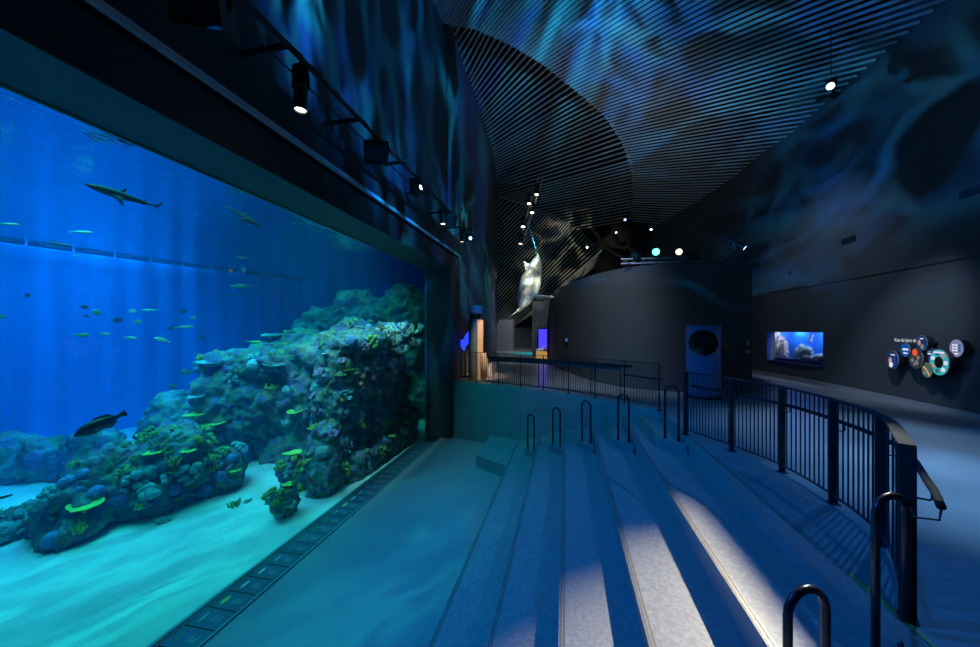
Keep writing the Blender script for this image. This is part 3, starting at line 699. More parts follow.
# ================================================================ THINGS IN THE HALL
def catmull(pts, n):
    P = [Vector(p) for p in pts]; P = [P[0]*2-P[1]]+P+[P[-1]*2-P[-2]]; out = []
    for i in range(1, len(P)-2):
        for k in range(n):
            u = k/n; a, b, c, d = P[i-1:i+3]
            out.append(.5*((2*b)+(c-a)*u+(2*a-5*b+4*c-d)*u*u+(3*b-a-3*c+d)*u**3))
    out.append(P[-2]); return out
class Path:
    def __init__(self, pts):
        self.p = [Vector(p) for p in pts]; self.L = [0]
        for a, b in zip(self.p, self.p[1:]): self.L.append(self.L[-1]+(b-a).length)
        self.len = self.L[-1]
    def at(self, d):
        for i in range(len(self.p)-1):
            if d <= self.L[i+1] or i == len(self.p)-2:
                u = (d-self.L[i])/(self.L[i+1]-self.L[i]); return self.p[i].lerp(self.p[i+1], u), (self.p[i+1]-self.p[i]).normalized()
    def side(self, d, off):
        p, t = self.at(d); return p+Vector((-t.y, t.x))*off
    def where_px(self, px, z=0):
        best = None
        for k in range(1201):
            d = self.len*k/1200; p, _ = self.at(d); X = CY*p.x+SY*p.y; Y = -SY*p.x+CY*p.y
            e = abs(490+F*X/Y-px)
            if best is None or e < best[0]: best = (e, d)
        return best[1]
def flat_sweep(mb, pts, w, h):                       # rectangular bar along a 3-D polyline
    pts = [Vector(p) for p in pts]; vs = []
    for i, p in enumerate(pts):
        d = (pts[min(i+1,len(pts)-1)]-pts[max(i-1,0)]); d.z = 0; d.normalize(); s = Vector((-d.y, d.x, 0))
        vs += [p+s*w/2+Vector((0,0,h/2)), p-s*w/2+Vector((0,0,h/2)), p-s*w/2-Vector((0,0,h/2)), p+s*w/2-Vector((0,0,h/2))]
    fs = [(i*4+k, i*4+(k+1)%4, i*4+4+(k+1)%4, i*4+4+k) for i in range(len(pts)-1) for k in range(4)]
    fs += [(3,2,1,0), tuple((len(pts)-1)*4+k for k in range(4))]
    mb.add(vs, fs)
def railing(name, label, path, posts, nbal, H, z0, post_wd, bal_r, group=None):
    base, _ = path.at(posts[0]); r = thing(name, label, 'railing', (base.x, base.y, z0))
    loc = lambda p, z: Vector((p.x-base.x, p.y-base.y, z))
    n = 60; d0, d1 = posts[0], posts[-1]
    mb = MB(); flat_sweep(mb, [loc(path.at(d0+(d1-d0)*k/n)[0], H) for k in range(n+1)], post_wd[0], .012); mb.build('top_rail', M['steelmatte'], r)
    mb = MB(); flat_sweep(mb, [loc(path.at(d0+(d1-d0)*k/n)[0], .09) for k in range(n+1)], .03, .012); mb.build('bottom_rail', M['steel'], r)
    pm = None
    for d in posts:
        p, t = path.at(d); a = math.atan2(t.y, t.x)
        if pm is None:
            mb = MB(); mb.box((0,0,H/2-.003), (post_wd[1], post_wd[0], H-.006)); mb.box((0,0,.006), (.09,.09,.012)); pm = mb.build('post', M['steel'], r)
            pm.location = loc(p, 0); pm.rotation_euler.z = a
        else: dup(pm, r, loc(p, 0), (0,0,a))
    bm_ = None
    for a, b in zip(posts, posts[1:]):
        k = nbal if isinstance(nbal, int) else nbal.pop(0)
        for i in range(1, k+1):
            p, _ = path.at(a+(b-a)*i/(k+1))
            if bm_ is None:
                mb = MB(); mb.lathe([(bal_r,.09),(bal_r,H-.006)], 8); bm_ = mb.build('baluster', M['steel'], r); bm_.location = loc(p, 0)
            else: dup(bm_, r, loc(p, 0))
    return r, loc
# curved railing on the right
cp = Path(catmull([(2.03,6.66),(2.416,5.9),(2.68,5.16),(2.717,4.34),(2.58,3.55),(2.09,2.70)], 16))
posts = [0]+[cp.where_px(x) for x in (731.5,782,833,881)]+[cp.len]
r1, loc1 = railing('curved_railing', 'long curved metal railing with thin bars along the upper floor edge at right', cp, posts, [14,12,10,9,5], 1.08, 0, (.075,.018), .0075)
hp = [loc1(cp.side(d, .10), .84) for d in [posts[0]-.0+(cp.len-posts[0])*k/50 for k in range(51)]]
pe, te = cp.at(cp.len); e0 = hp[-1]
hp += [e0+Vector((te.x*q, te.y*q, -.02*(q/.12)**1.5)) for q in (.05,.10,.15,.19)]
mb = MB(); mb.sweep(hp, .021, 10); mb.build('handrail', M['steelmatte'], r1, True)
for d in posts[1:-1]+[cp.len-.02]:
    a = loc1(cp.at(d)[0], .76); b = loc1(cp.side(d, .10), .76); c = loc1(cp.side(d, .10), .825)
    mb = MB(); mb.sweep([a, b-(b-a)*.1, b+Vector((0,0,.01)), c], .006, 6); mb.build('handrail_bracket', M['steel'], r1, True)
tip = hp[-1]; mb = MB(); mb.sweep([tip+Vector((0,.0,-.015)), tip+Vector((0,.01,-.08)), tip+Vector((-.10,.03,-.085)), loc1(cp.at(cp.len)[0], .75)], .006, 6); mb.build('handrail_bracket', M['steel'], r1, True)
# railing on the curved pit wall at the far end
ap = Path(catmull([(p[0]+.03,p[1]+.06) for p in ARC], 12))
posts = [ap.where_px(x) for x in (460,477,498.6,520.5,543.4,568.5,595,624.5)]+[ap.len-.02]
r2, loc2 = railing('far_railing', 'straight looking thin barred railing on top of the blue pit wall at the far end', ap, posts, 10, 1.03, .02, (.045,.012), .006)
d0, d1 = ap.where_px(624.5), ap.len-.02
mb = MB(); mb.sweep([loc2(ap.side(d0-.05+(d1-d0+.05)*k/12, .06), .68) for k in range(13)], .018, 8); mb.build('handrail', M['tube'], r2, True)
# leaning ledge behind it
d0, d1 = ap.where_px(484), ap.where_px(622)
pb_, _ = ap.at(d0); lt = thing('leaning_ledge', 'long dark sloping leaning ledge running just behind the far thin barred railing', 'ledge', (pb_.x, pb_.y, .02))
ll = lambda d, z, o=.30: Vector((ap.side(d, o).x-pb_.x, ap.side(d, o).y-pb_.y, z))
mb = MB(); flat_sweep(mb, [ll(d0+(d1-d0)*k/30, .87) for k in range(31)], .26, .05); mb.build('ledge_top', M['steelblack'], lt)
mb = MB(); flat_sweep(mb, [ll(d0+.05+(d1-d0-.3)*k/30, .79, .24) for k in range(31)], .04, .09); mb.build('ledge_front', M['panel'], lt)
for k in range(6):
    d = d0+.15+(d1-d0-.4)*k/5; mb = MB(); mb.bar(ll(d,-.02), ll(d,.85), .02, .02); mb.build('leg', M['steelblack'], lt)

# hoop handrails on the aisle half steps
def hoop_mesh(w, h, r):
    mb = MB(); R = w/2; pts = [(-R,0,0),(-R,0,h-R)]+[(-R*math.cos(PI*k/12),0,h-R+R*math.sin(PI*k/12)) for k in range(1,12)]+[(R,0,h-R),(R,0,0)]
    mb.sweep(pts, r, 12); return mb
hoop_labels = ['hoop handrail on the lowest far step beside the pit floor block','second lowest far hoop handrail, on the next step up from the lowest one','middle one of the five far hoop handrails','second highest far hoop handrail, just left of the top one','highest far hoop handrail, next to the gap in the railings']
hm = None
def hoop(x, y, z, rz, label, group):
    global hm
    r = thing('hoop_handrail', label, 'handrail', (x, y, z), rz, group)
    if hm is None:
        hm = hoop_mesh(.235, .95, .021).build('tube', M['tube'], r, True)
        f = MB(); f.lathe([(.038,0),(.038,.008),(.024,.012)], 14, (-.1175,0,0)); hf = f.build('foot_flange', M['steel'], r); hoop.f = hf
        dup(hf, r, (.235,0,0))
    else:
        dup(hm, r); dup(hoop.f, r); dup(hoop.f, r, (.235,0,0))
    return r
for i in range(5):
    t = E[i+1]-HALF*.5; s = far_s(t)+.10
    if i == 4: s = far_s(t)+.12
    hoop(t+.02, s, ZP+RISE*(i+1)+RISE/2, D(-38), hoop_labels[i], 'hoop handrails on the far steps')
for i, lab in ((3,'hoop handrail in the near foreground, lower and left of the two at bottom right'),(4,'tall hoop handrail in the near foreground in front of the railing end')):
    t = E[i+1]-HALF*.5; p = on_z((809,887)[i-3], 700, ZP+RISE*(i+1)+RISE/2)
    t, s = ((1.215,2.115),(1.945,2.62))[i-3]
    hoop(t, s, ZP+RISE*(i+1)+RISE/2, D(22), lab, 'hoop handrails on the near steps')

# information panels on the floor along the pane
mtext = mat('print_grey', (.35,.42,.45), .5); mblue = mat('print_blue', (.04,.16,.5), .5)
ordn = ['first','second','third','fourth','fifth','sixth','seventh','eighth','ninth','tenth','eleventh','twelfth','thirteenth','fourteenth','fifteenth','sixteenth','seventeenth','eighteenth','nineteenth','twentieth','twenty first','twenty second','twenty third','twenty fourth','twenty fifth','twenty sixth']
fcol = {0:(.10,.22,.12),1:(.35,.38,.30),2:(.75,.55,.10),3:(.75,.75,.62),4:(.72,.74,.62),5:(.40,.42,.38),6:(.18,.25,.25),7:(.10,.25,.20),8:(.12,.30,.15),9:(.10,.28,.12),10:(.35,.40,.35),11:(.85,.62,.15),12:(.75,.75,.68),13:(.6,.6,.55)}
fm = {}
pt0, pt1 = TW+.085, TW+.545
prot = None
for k in range(26):
    s0 = 3.25+.30*k+.004
    c = fcol.get(k, (.25,.32,.30)); key = tuple(c)
    if key not in fm: fm[key] = mat('print_fish', c, .5)
    extra = ', yellow fish picture' if k == 2 else (', orange fish picture' if k == 11 else '')
    r = thing('information_panel', f'dark fish panel under the pane, {ordn[k]} from the near end{extra}', 'panel', (pt0, s0, ZP), 0, 'information panels along the pane')
    if prot is None:
        mb = MB(); mb.box((.23,.146,.012), (.45,.285,.024)); bd = mb.build('board', M['panel'], r)
        mb = MB()
        for i, w in enumerate((.09,.11,.06,.10)): mb.box((.25+.035*i,.10+w/2,.0245), (.010,w,.0016))
        tx = mb.build('text_lines', mtext, r)
        mb = MB(); mb.box((.19,.19,.0245), (.022,.10,.0016)); hd = mb.build('heading', mblue, r)
        mb = MB(); n = 20; vs = [(.115+.035*(.55+.45*abs(math.sin(2*PI*i/n)))*math.sin(2*PI*i/n), .14+.085*math.cos(2*PI*i/n)) for i in range(n)]+[]
        mb.prism(vs, .0235, .0255); fs_ = mb.v, mb.f
        prot = True
    else:
        dup(bd, r); dup(tx, r); dup(hd, r)
    m2 = MB(); sc = 1 if k in (2,11) else .55
    m2.v = [(.115+(v[0]-.115)*sc, v[1], v[2]) for v in fs_[0]]; m2.f = list(fs_[1]); m2.build('fish_picture', fm[key], r)
mb = MB(); mb.box((TW+.066,(S0+S1)/2,ZP+.014), (.03,S1-S0-.02,.03)); mb.box((TW+.56,(S0+S1)/2,ZP+.012), (.03,S1-S0-.02,.026)); struct('trim_4', mb, M['tealrail'])
mb = MB(); mb.box(((pt0+pt1)/2,(S0+S1)/2,ZP+.004), (.46,S1-S0-.02,.007)); struct('trim_5', mb, M['panelgap'])

# ---------------------------------------------------------------- stage lights
def lens_mat(c, s): return emit('lamp_glow', c, s)
LM = dict(warm=lens_mat((1,.88,.66),5), white=lens_mat((.9,.95,1),7), cyan=lens_mat((.35,.8,1),8), teal=lens_mat((.12,1,.62),4), off=mat('lens_off',(.03,.04,.06),.1), warmw=lens_mat((1,.9,.6),4), dim=lens_mat((1,.6,.35),2.5), blue=lens_mat((.35,.5,1),5))
def spot_fixture(label, loc, aim, L=.42, R=.085, lens='warm', name='stage_spotlight', hang=None, group=None, ring=False):
    loc = Vector(loc); r = thing(name, label, 'stage light', loc, 0, group)
    d = (Vector(aim)-loc).normalized(); q = d.to_track_quat('-Z','Y').to_matrix()
    mb = MB(); mb.lathe([(.4*R,L*.5),(R*.82,L*.48),(R*.85,L*.1),(R*1.02,L*.08),(R*1.02,-L*.05),(R*.92,-L*.06),(R*.92,-L*.5),(R*.80,-L*.5),(R*.80,-L*.46)], 20, (0,0,0), q)
    for k in range(4): mb.box(q @ Vector((0,0,L*(.18+.07*k))), (R*1.9,R*1.9,L*.015), q)
    hs = mb.build('housing', M['steelblack'], r, False)
    mb = MB(); mb.lathe([(R*.78,-L*.465),(R*.6,-L*.475),(R*.2,-L*.48)], 18, (0,0,0), q); mb.build('lens', LM[lens], r)
    if ring:
        mb = MB(); mb.lathe([(R*1.05,-L*.02),(R*1.08,0),(R*1.05,L*.03)], 18, (0,0,0), q); mb.build('filter_ring', M['gold'], hs)
    up = Vector((0,0,1)) if abs(d.z) > .2 else Vector((0,0,1))
    sx = q @ Vector((1,0,0)); top = Vector((0,0,hang if hang else L*.5+R))
    mb = MB()
    for s in (1,-1): mb.bar(sx*(s*R*1.1), sx*(s*R*1.1)*.8+top*.8, .012, .03, d)
    mb.bar(sx*(R*.9)+top*.8, sx*(-R*.9)+top*.8, .012, .03, d); mb.bar(top*.8, top, .03, .03)
    mb.build('yoke', M['steelblack'], r)
    return r
def box_fixture(label, loc, rotz, size, lens=None, name='flood_light', tilt=0, group=None, below=True, drop=None):
    r = thing(name, label, 'stage light', loc, rotz, group); sx, sy, sz = size
    Mx = Matrix.Rotation(tilt, 3, 'X')
    mb = MB(); mb.box((0,0,0), size, Mx)
    for k in range(4): mb.box(Mx @ Vector((0,sy*.5+.008,-sz*.3+sz*.2*k)), (sx*.8,.016,sz*.06), Mx)
    mb.build('housing', M['steelblack'], r)
    mb = MB(); zt = drop if drop else sz*.5+.10
    for s in (1,-1): mb.bar((s*(sx/2+.012),0,0), (s*(sx/2+.012),0,zt*.8), .012, .04)
    mb.bar((-(sx/2+.012),0,zt*.8), (sx/2+.012,0,zt*.8), .012, .04); mb.bar((0,0,zt*.8), (0,0,zt), .04, .04); mb.build('yoke', M['steelblack'], r)
    mb = MB(); mb.box(Mx @ Vector((0,-sy*.5-.004,0)), (sx*.82,.008,sz*.7), Mx); mb.build('lens', LM[lens] if lens else LM['off'], r)
    return r
def moving_head(label, loc, aim, lens):
    loc = Vector(loc); r = thing('moving_head_light', label, 'stage light', loc)
    d = (Vector(aim)-loc).normalized(); q = d.to_track_quat('-Z','Y').to_matrix()
    mb = MB(); mb.box((0,0,.19), (.26,.26,.10)); mb.build('base', M['steelblack'], r)
    mb = MB()
    for s in (1,-1): mb.box((s*.14,0,.04), (.04,.12,.24))
    mb.build('yoke', M['steelblack'], r)
    mb = MB(); mb.lathe([(.05,.15),(.10,.12),(.115,0),(.10,-.10),(.085,-.15),(.07,-.15)], 20, (0,0,0), q); mb.build('housing', M['steelblack'], r)
    mb = MB(); mb.lathe([(.072,-.146),(.05,-.15),(.01,-.152)], 18, (0,0,0), q); mb.build('lens', LM[lens], r)
    return r
BT, BZ = -3.21, 5.16
lb = thing('lighting_bar', 'black ladder bar of brackets carrying lights along the left wall', 'lighting bar', (BT,0,BZ))
mb = MB(); mb.sweep([(0,-4,0),(0,12.2,0)], .028, 10); mb.build('front_tube', M['steelblack'], lb, True)
mb = MB(); mb.sweep([(-.27,-4,0),(-.27,12.2,0)], .012, 8); mb.build('rear_tube', M['steelblack'], lb, True)
br = None
for s in (-2.4,-.9,.6,2.1,3.59,5.09,6.57,8.1,9.6,11.1,12.1):
    if br is None:
        mb = MB(); mb.box((-.33,0,0), (.62,.05,.05)); br = mb.build('bracket', M['steelblack'], lb); br.location = (0,s,0)
    else: dup(br, lb, (0,s,0))
rnd = random.Random(3); pts = [(rnd.uniform(-.01,.015), 1.2+.1*k, .035+rnd.uniform(-.008,.012)) for k in range(112)]
mb = MB(); mb.sweep(pts, .014, 6); mb.build('cable', M['steelblack'], lb, True)
def on_bar(px, py, dz): p = on_z(px, py, BZ); return Vector((BT, p.y, BZ-dz))
box_fixture('big black flood light cut by the top edge, first on the left bar', (BT-.02,2.62,BZ-.40), D(25), (.40,.36,.46), None, tilt=.3, drop=.40)
p = on_bar(308,58,0); spot_fixture('large black spotlight with glowing lens, nearest one on the left lighting bar', (BT,p.y,BZ-.36), (BT+.05,p.y-.15,-2), .56, .085, 'warm', hang=.36, ring=True)
box_fixture('black box light between the large spotlight and the halfway moving head', (BT-.02,5.65,BZ-.29), D(20), (.36,.34,.34), None, tilt=.35, drop=.29)
moving_head('moving head light with small blue white lens, halfway along the left lighting bar', (BT+.0,7.35,BZ-.27), (6,2,7.5), 'white')
spot_fixture('short black spotlight just left of the small dark box on the left bar', (BT,9.05,BZ-.30), (BT+.2,8.6,-2), .44, .08, 'warm', hang=.30, ring=True)
box_fixture('small dark box light right of the short spotlight on the left bar', (BT,9.75,BZ-.22), D(20), (.3,.3,.28), None, tilt=.3, drop=.22)
spot_fixture('slim black spotlight beside the bright cyan moving head on the left bar', (BT-.05,11.0,BZ-.30), (BT+.1,10.6,-2), .44, .075, 'dim', hang=.30, ring=True)
moving_head('moving head light glowing bright cyan at the far end of the left bar', (BT+.05,11.55,BZ-.27), (3,1,2.5), 'cyan')
spot_fixture('last small spotlight at the tip of the left lighting bar, facing the far wall', (BT+.05,12.15,BZ-.16), (-4,16,6.5), .34, .07, 'blue', hang=.16)

# lights on top of the dark curved partition
ZT = 3.75
ta, tb = Vector(ts(4.05,10.95)), Vector(ts(7.1,10.45))
tr_ = thing('lighting_truss', 'low metal truss on top of the dark curved partition', 'truss', (ta.x, ta.y, ZT))
dd = Vector((tb.x-ta.x, tb.y-ta.y, 0))
for o, nm in ((Vector((0,0,.10)),'lower_tube'),(Vector((0,0,.24)),'upper_tube')):
    mb = MB(); mb.sweep([o, dd+o], .025, 8); mb.build(nm, M['capgrey'], tr_, True)
mb = MB()
for k in range(12): mb.bar(dd*(k/12)+Vector((0,0,.10)), dd*((k+1)/12)+Vector((0,0,.24)) if k%2 else dd*((k+.9)/12)+Vector((0,0,.24)), .014, .014)
mb.build('lacing', M['capgrey'], tr_)
for k in range(4): mb = MB(); mb.bar(dd*((k+.3)/4), dd*((k+.3)/4)+Vector((0,0,.10)), .05, .05); mb.build('foot', M['steelblack'], tr_)
def up_fixture(label, px, py, Y, aim, lens, R=.13, L=.3): 
    p = on_y(px, py, Y); 
    return spot_fixture(label, p, aim, L, R, lens, hang=-(p.z-ZT-.26) if p.z-ZT-.26 > .02 else .05)
NARW = on_y(531,284,17.5)
box_fixture('black box light at the left end of the truss on the dark partition', on_y(637,256.5,10.9), D(40), (.26,.2,.2), None, drop=-.12)
up_fixture('round lamp glowing green white on top of the dark partition', 656,252,10.75, CAM+Vector((0,0,.5)), 'teal')
up_fixture('round lamp glowing warm white on the partition, right of the green one', 679,252,10.65, CAM+Vector((0,0,.5)), 'warmw', .11)
box_fixture('small dark light lying on the truss between the warm white lamp and the tall spotlight', on_y(694,256.5,10.55), D(-20), (.26,.22,.16), None, drop=-.1)
spot_fixture('long black spotlight at the right end of the partition, pointing down right', on_y(735,243,10.4), on_y(765,258,9.9), .62, .10, 'blue', hang=-.22, ring=True)
spot_fixture('small dark spotlight sticking out past the right edge of the dark partition', on_y(752,264.5,10.6), on_y(775,262,10.6), .32, .08, 'off', hang=-.1)
# hanging spots under the slats
def hanging(label, px, py, z, aim, lens, R=.07, L=.36, rod=1.0, group=None):
    p = on_z(px, py, z); r = spot_fixture(label, p, aim, L, R, lens, hang=L*.5+R, group=group)
    mb = MB(); mb.sweep([(0,0,L*.5+R-.01),(0,0,L*.5+R+rod)], .010, 6); mb.build('hanging_rod', M['steelblack'], r); return r
KEY = on_z(831,84,8.0)
key_fix = hanging('bright white spotlight hanging from the slats at upper right', 831,84,8.0, (.55,2.1,-.6), 'white', .10, .42, 1.35)
wallspot = on_y(851,106,11.2); spot_fixture('dark spotlight on a short arm at the top of the right wall', wallspot, wallspot+Vector((-.8,-.3,-.5)), .5, .1, 'off', hang=.45)
FARSPOT = [(616,232,7.6,'blue','small hanging spotlight under the slats, upper right one of a staggered pair'),(625,219,7.9,'blue','small hanging spotlight just above and right of its twin of the pair'),(587,247,7.2,'white','single small spotlight glowing white in front of the far slats above the partition'),(548,262,6.0,'off','small unlit dark spotlight hanging right of the narwhal model'),(563,295,3.9,'dim','twin headed small spotlight by the narwhal tail near the partition top'),(503,285,4.6,'off','small dark spotlight on a thin bar left of the narwhal model'),(497.5,321.5,2.3,'off','dark spotlight low on the left wall corner in the far distance'),(651,229,7.6,'white','tiny white lamp at the edge of the slats above the partition lights'),(592.5,290.0,3.9,'white','tiny white lamp on the rim of the dark partition at its left')]
for (px, py, z, ln, lab) in FARSPOT:
    hanging(lab, px, py, z, on_y(px+6, py+40, 14), ln, .075, .34, 1.4 if z > 5 else .5)
# hanging cluster over the narwhal
c0, c1 = on_y(541,176,17.5), on_y(520,246,17.5)
ct = thing('hanging_truss', 'ladder truss of spotlights hanging vertically above the narwhal tusk', 'truss', c1)
v = c0-c1
for o in (-.12,.12): mb = MB(); mb.sweep([Vector((o,0,0)), v+Vector((o,0,0))], .025, 8); mb.build('side_tube', M['capgrey'], ct, True)
mb = MB()
for k in range(12): mb.bar(v*((k+.2)/12)+Vector((-.12 if k%2 else .12,0,0)), v*((k+1.1)/12)+Vector((.12 if k%2 else -.12,0,0)), .02, .02)
mb.build('lacing', M['capgrey'], ct)
for (px, py, ln, lab) in [(537,190,'warm','topmost spotlight on the truss above the narwhal'),(529.5,199,'warm','second spotlight from the top on the truss above the narwhal'),(532.5,208,'warm','third spotlight from the top on the truss above the narwhal'),(523.5,222,'white','fourth spotlight from the top on the truss above the narwhal'),(521,239,'dim','lowest spotlight on the truss above the narwhal')]:
    p = on_y(px, py, 17.4); spot_fixture(lab, p, p+Vector((-.05,-.3,-1)), .55, .12, ln, hang=.4, ring=True)

# ---------------------------------------------------------------- hanging narwhal
nb = thing('narwhal_model', 'white life size narwhal model hanging head up with a long teal lit tusk', 'narwhal', NARW)
Yn = 17.5
W2 = lambda px, py, dy=0: on_y(px, py, Yn+dy)-NARW
spine = [W2(538,257,-.9), W2(536.5,262,-.75), W2(534,270,-.5), W2(531,280,-.2), W2(528,291,.15), W2(524,301,.5), W2(520.5,308,.8), W2(517.5,312,1.0)]
rad = [.10,.24,.38,.53,.52,.34,.15,.05]
sp = catmull(spine, 5); rr = []
for i in range(len(rad)-1):
    for k in range(5): rr.append(rad[i]+(rad[i+1]-rad[i])*k/5)
rr.append(rad[-1])
mb = MB(); mb.sweep(sp, rr, 20)
def paddle(a, b, w, th, nrm):
    a, b = Vector(a), Vector(b); d = b-a; side = d.cross(Vector(nrm)).normalized(); n = 10; vs = []
    up = side.cross(d).normalized()
    for i in range(n+1):
        u = i/n; ww = w*(.35+1.1*math.sin(PI*min(1,u*.8+.12)))*(1-u**4); c = a+d*u+up*(.15*d.length*u*u)
        for k in range(8):
            q = 2*PI*k/8; vs.append(c+side*(ww*.5*math.cos(q))+up*(th*.5*(1-.6*u)*math.sin(q)))
    mb.add(vs, [(i*8+k, i*8+(k+1)%8, i*8+8+(k+1)%8, i*8+8+k) for i in range(n) for k in range(8)]+[tuple(range(7,-1,-1)), tuple(n*8+k for k in range(8))])
paddle(W2(534,276,-.45), W2(523.5,262,-.8), .30, .08, (0,1,.3)); paddle(W2(534,268,-.7), W2(541,272,-1.0), .26, .08, (0,1,.3))
paddle(W2(527,296,.35), W2(560,301,.1), .34, .08, (0,.4,1)); paddle(W2(519,309,.9), W2(511,318,.6), .30, .08, (0,.4,1))
body = mb.build('body', M['narwhal'], nb, True)
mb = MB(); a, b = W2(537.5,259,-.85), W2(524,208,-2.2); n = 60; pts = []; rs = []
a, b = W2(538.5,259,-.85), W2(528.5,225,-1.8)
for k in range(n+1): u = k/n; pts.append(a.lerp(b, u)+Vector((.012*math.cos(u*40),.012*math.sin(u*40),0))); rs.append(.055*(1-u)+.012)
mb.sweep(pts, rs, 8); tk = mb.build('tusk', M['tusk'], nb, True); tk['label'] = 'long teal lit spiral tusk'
mb = MB()
for q in ((534,268),(528,294)): mb.sweep([W2(q[0],q[1]-2,0)+Vector((0,0,.1)), W2(q[0],q[1]-2,0)+Vector((0,0,5.5))], .006, 5)
mb.build('hanging_wire', M['steelblack'], nb)

# ---------------------------------------------------------------- kiosk
kp = Vector(ts(5.69,9.45)); kb = thing('kiosk', 'shiny blue cylindrical kiosk with a round dark screen opening, by the dark partition', 'kiosk', (kp.x,kp.y,0))
ang = math.atan2(-kp.y, -kp.x)
mb = MB(); R = .41; n = 48; H = 1.92; hz, hr = 1.47, .335
vs = []; zs = [.08+.03*k for k in range(63)]; zs = [z for z in zs if z < H]+[H]
nn = 72
vs = [Vector((R*math.cos(2*PI*k/nn), R*math.sin(2*PI*k/nn), z)) for z in zs for k in range(nn)]
fs = []
for i in range(len(zs)-1):
    for k in range(nn):
        a = ((2*PI*(k+.5)/nn-ang+PI)%(2*PI))-PI; zz = (zs[i]+zs[i+1])/2
        if (R*math.sin(a))**2+(zz-hz)**2 < hr*hr and abs(a) < 1.2: continue
        fs.append((i*nn+k, i*nn+(k+1)%nn, (i+1)*nn+(k+1)%nn, (i+1)*nn+k))
fs.append(tuple((len(zs)-1)*nn+k for k in range(nn)))
mb.add(vs, fs); mb.build('shell', M['kioskblue'], kb, True)
kd = Vector((math.cos(ang), math.sin(ang), 0)); ks = Vector((-kd.y, kd.x, 0))
mb = MB(); mb.lathe([(.37,.1),(.385,.2),(.385,H-.03),(.3,H-.02)], 40); idr = mb.build('inner_drum', M['black'], kb, True)
mb = MB(); Mk = Matrix((ks, kd, Vector((0,0,1)))).transposed(); mb.box(kd*.375+Vector((0,0,hz)), (.42,.03,.27), Mk); mb.build('screen', M['black'], idr)
mb = MB(); mb.lathe([(R*.92,0),(R*.92,.09)], 40)
for k in range(24): mb.box((R*.95*math.cos(2*PI*k/24), R*.95*math.sin(2*PI*k/24), .04), (.03,.03,.08), Matrix.Rotation(2*PI*k/24,3,'Z'))
mb.build('base_ring', M['steelblack'], kb)
# gold coral relief and switches on the partition
gp = Vector(ts(6.72,10.10)); ge = thing('wall_relief', 'small golden branching relief on the dark partition right of the kiosk', 'relief', (gp.x,gp.y-.05,1.33))
rnd = random.Random(5)
for k in range(5):
    a = rnd.uniform(0,PI*2); mb = MB(); w = Vector(ts(1,0.02)).normalized(); wv = Vector((w.x,w.y,0)); pts = [Vector((0,0,0))]
    for j in range(5): a += rnd.uniform(-.7,.7); pts.append(pts[-1]+(wv*math.cos(a)+Vector((0,0,math.sin(a))))*.055+Vector((0,-.004,0)))
    mb.sweep(pts, [.022,.02,.018,.016,.012,.006], 6); mb.build('branch', M['gold'], ge, True)
for (py, lab, h) in ((343,'tall light switch plate at the right edge of the dark partition',.11),(351.5,'round socket plate under the switch at the right edge of the dark partition',.08)):
    p = on_y(747.5, py, 9.98); t = thing('switch_plate', lab, 'switch', p)
    mb = MB()
    if h > .1: mb.box((0,-.01,0), (.06,.025,.13))
    else: mb.lathe([(.06,0),(.06,.03),(.04,.035)], 16, (0,.02,0), Matrix.Rotation(PI/2,3,'X'))
    pl_ = mb.build('plate', M['capgrey'], t); mb = MB(); mb.box((0,-.03,0), (.025,.02,.05)); mb.build('rocker', M['white'], pl_)
# vents on the right wall
for (px, py, lab, w) in ((848.5,240,'thin dark vent slot on the right wall above the glowing discs',.50),(973,191,'dark vent slot at the right edge of the picture high on the wall',.5),(787,274,'dim vent slot on the right wall beyond the dark partition edge',.5)):
    d = ray(px, py); lam = 7.98/d.x; q = CAM+d*lam
    q = CAM+d*((wr_t(q.y)-.03)/d.x); t = thing('wall_vent', lab, 'vent', q)
    mb = MB(); mb.box((0,0,0), (.03,w,.16)); mb.build('frame', M['steelblack'], t)
    mb = MB(); 
    for k in range(4): mb.box((-.018,0,-.05+.033*k), (.012,w*.94,.008))
    mb.build('slats', M['panel'], t)

# ---------------------------------------------------------------- booth column, stools, blue screen, violet display
bp_ = on_z(475.5,378.5,0); b = thing('booth_column', 'tall round column booth, dark green at left and peach lit at right, with a grey cap', 'booth', bp_)
r_ = .26
mb = MB(); mb.lathe([(r_*1.05,0),(r_,.05),(r_,2.15),(r_*.98,2.2)], 32); mb.build('shaft', M['greencol'], b, True)
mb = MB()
for i in range(3):                                    # half shell on the right in three drums, peach painted for warm light
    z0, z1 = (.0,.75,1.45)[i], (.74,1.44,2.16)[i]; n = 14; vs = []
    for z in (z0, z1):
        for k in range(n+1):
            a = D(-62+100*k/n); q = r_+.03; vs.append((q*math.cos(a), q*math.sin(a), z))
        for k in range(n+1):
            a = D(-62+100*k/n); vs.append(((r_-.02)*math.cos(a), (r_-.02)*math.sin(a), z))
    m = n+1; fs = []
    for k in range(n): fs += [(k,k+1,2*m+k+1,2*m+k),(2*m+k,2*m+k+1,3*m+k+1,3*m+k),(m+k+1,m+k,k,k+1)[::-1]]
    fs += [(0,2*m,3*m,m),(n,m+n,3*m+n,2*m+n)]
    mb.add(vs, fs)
mb.build('lit_front', M['peach'], b)
mb = MB(); mb.lathe([(.20,2.2),(.20,2.42)], 28); mb.build('neck', M['black'], b, True)
mb = MB(); mb.lathe([(.255,2.40),(.27,2.42),(.27,2.66),(.255,2.69)], 32); mb.build('cap', M['capgrey'], b, True)
mb = MB(); mb.lathe([(.16,0),(.155,.75),(.10,.95)], 24, (.31,-.05,0)); mb.build('plinth', M['peach'], b, True)
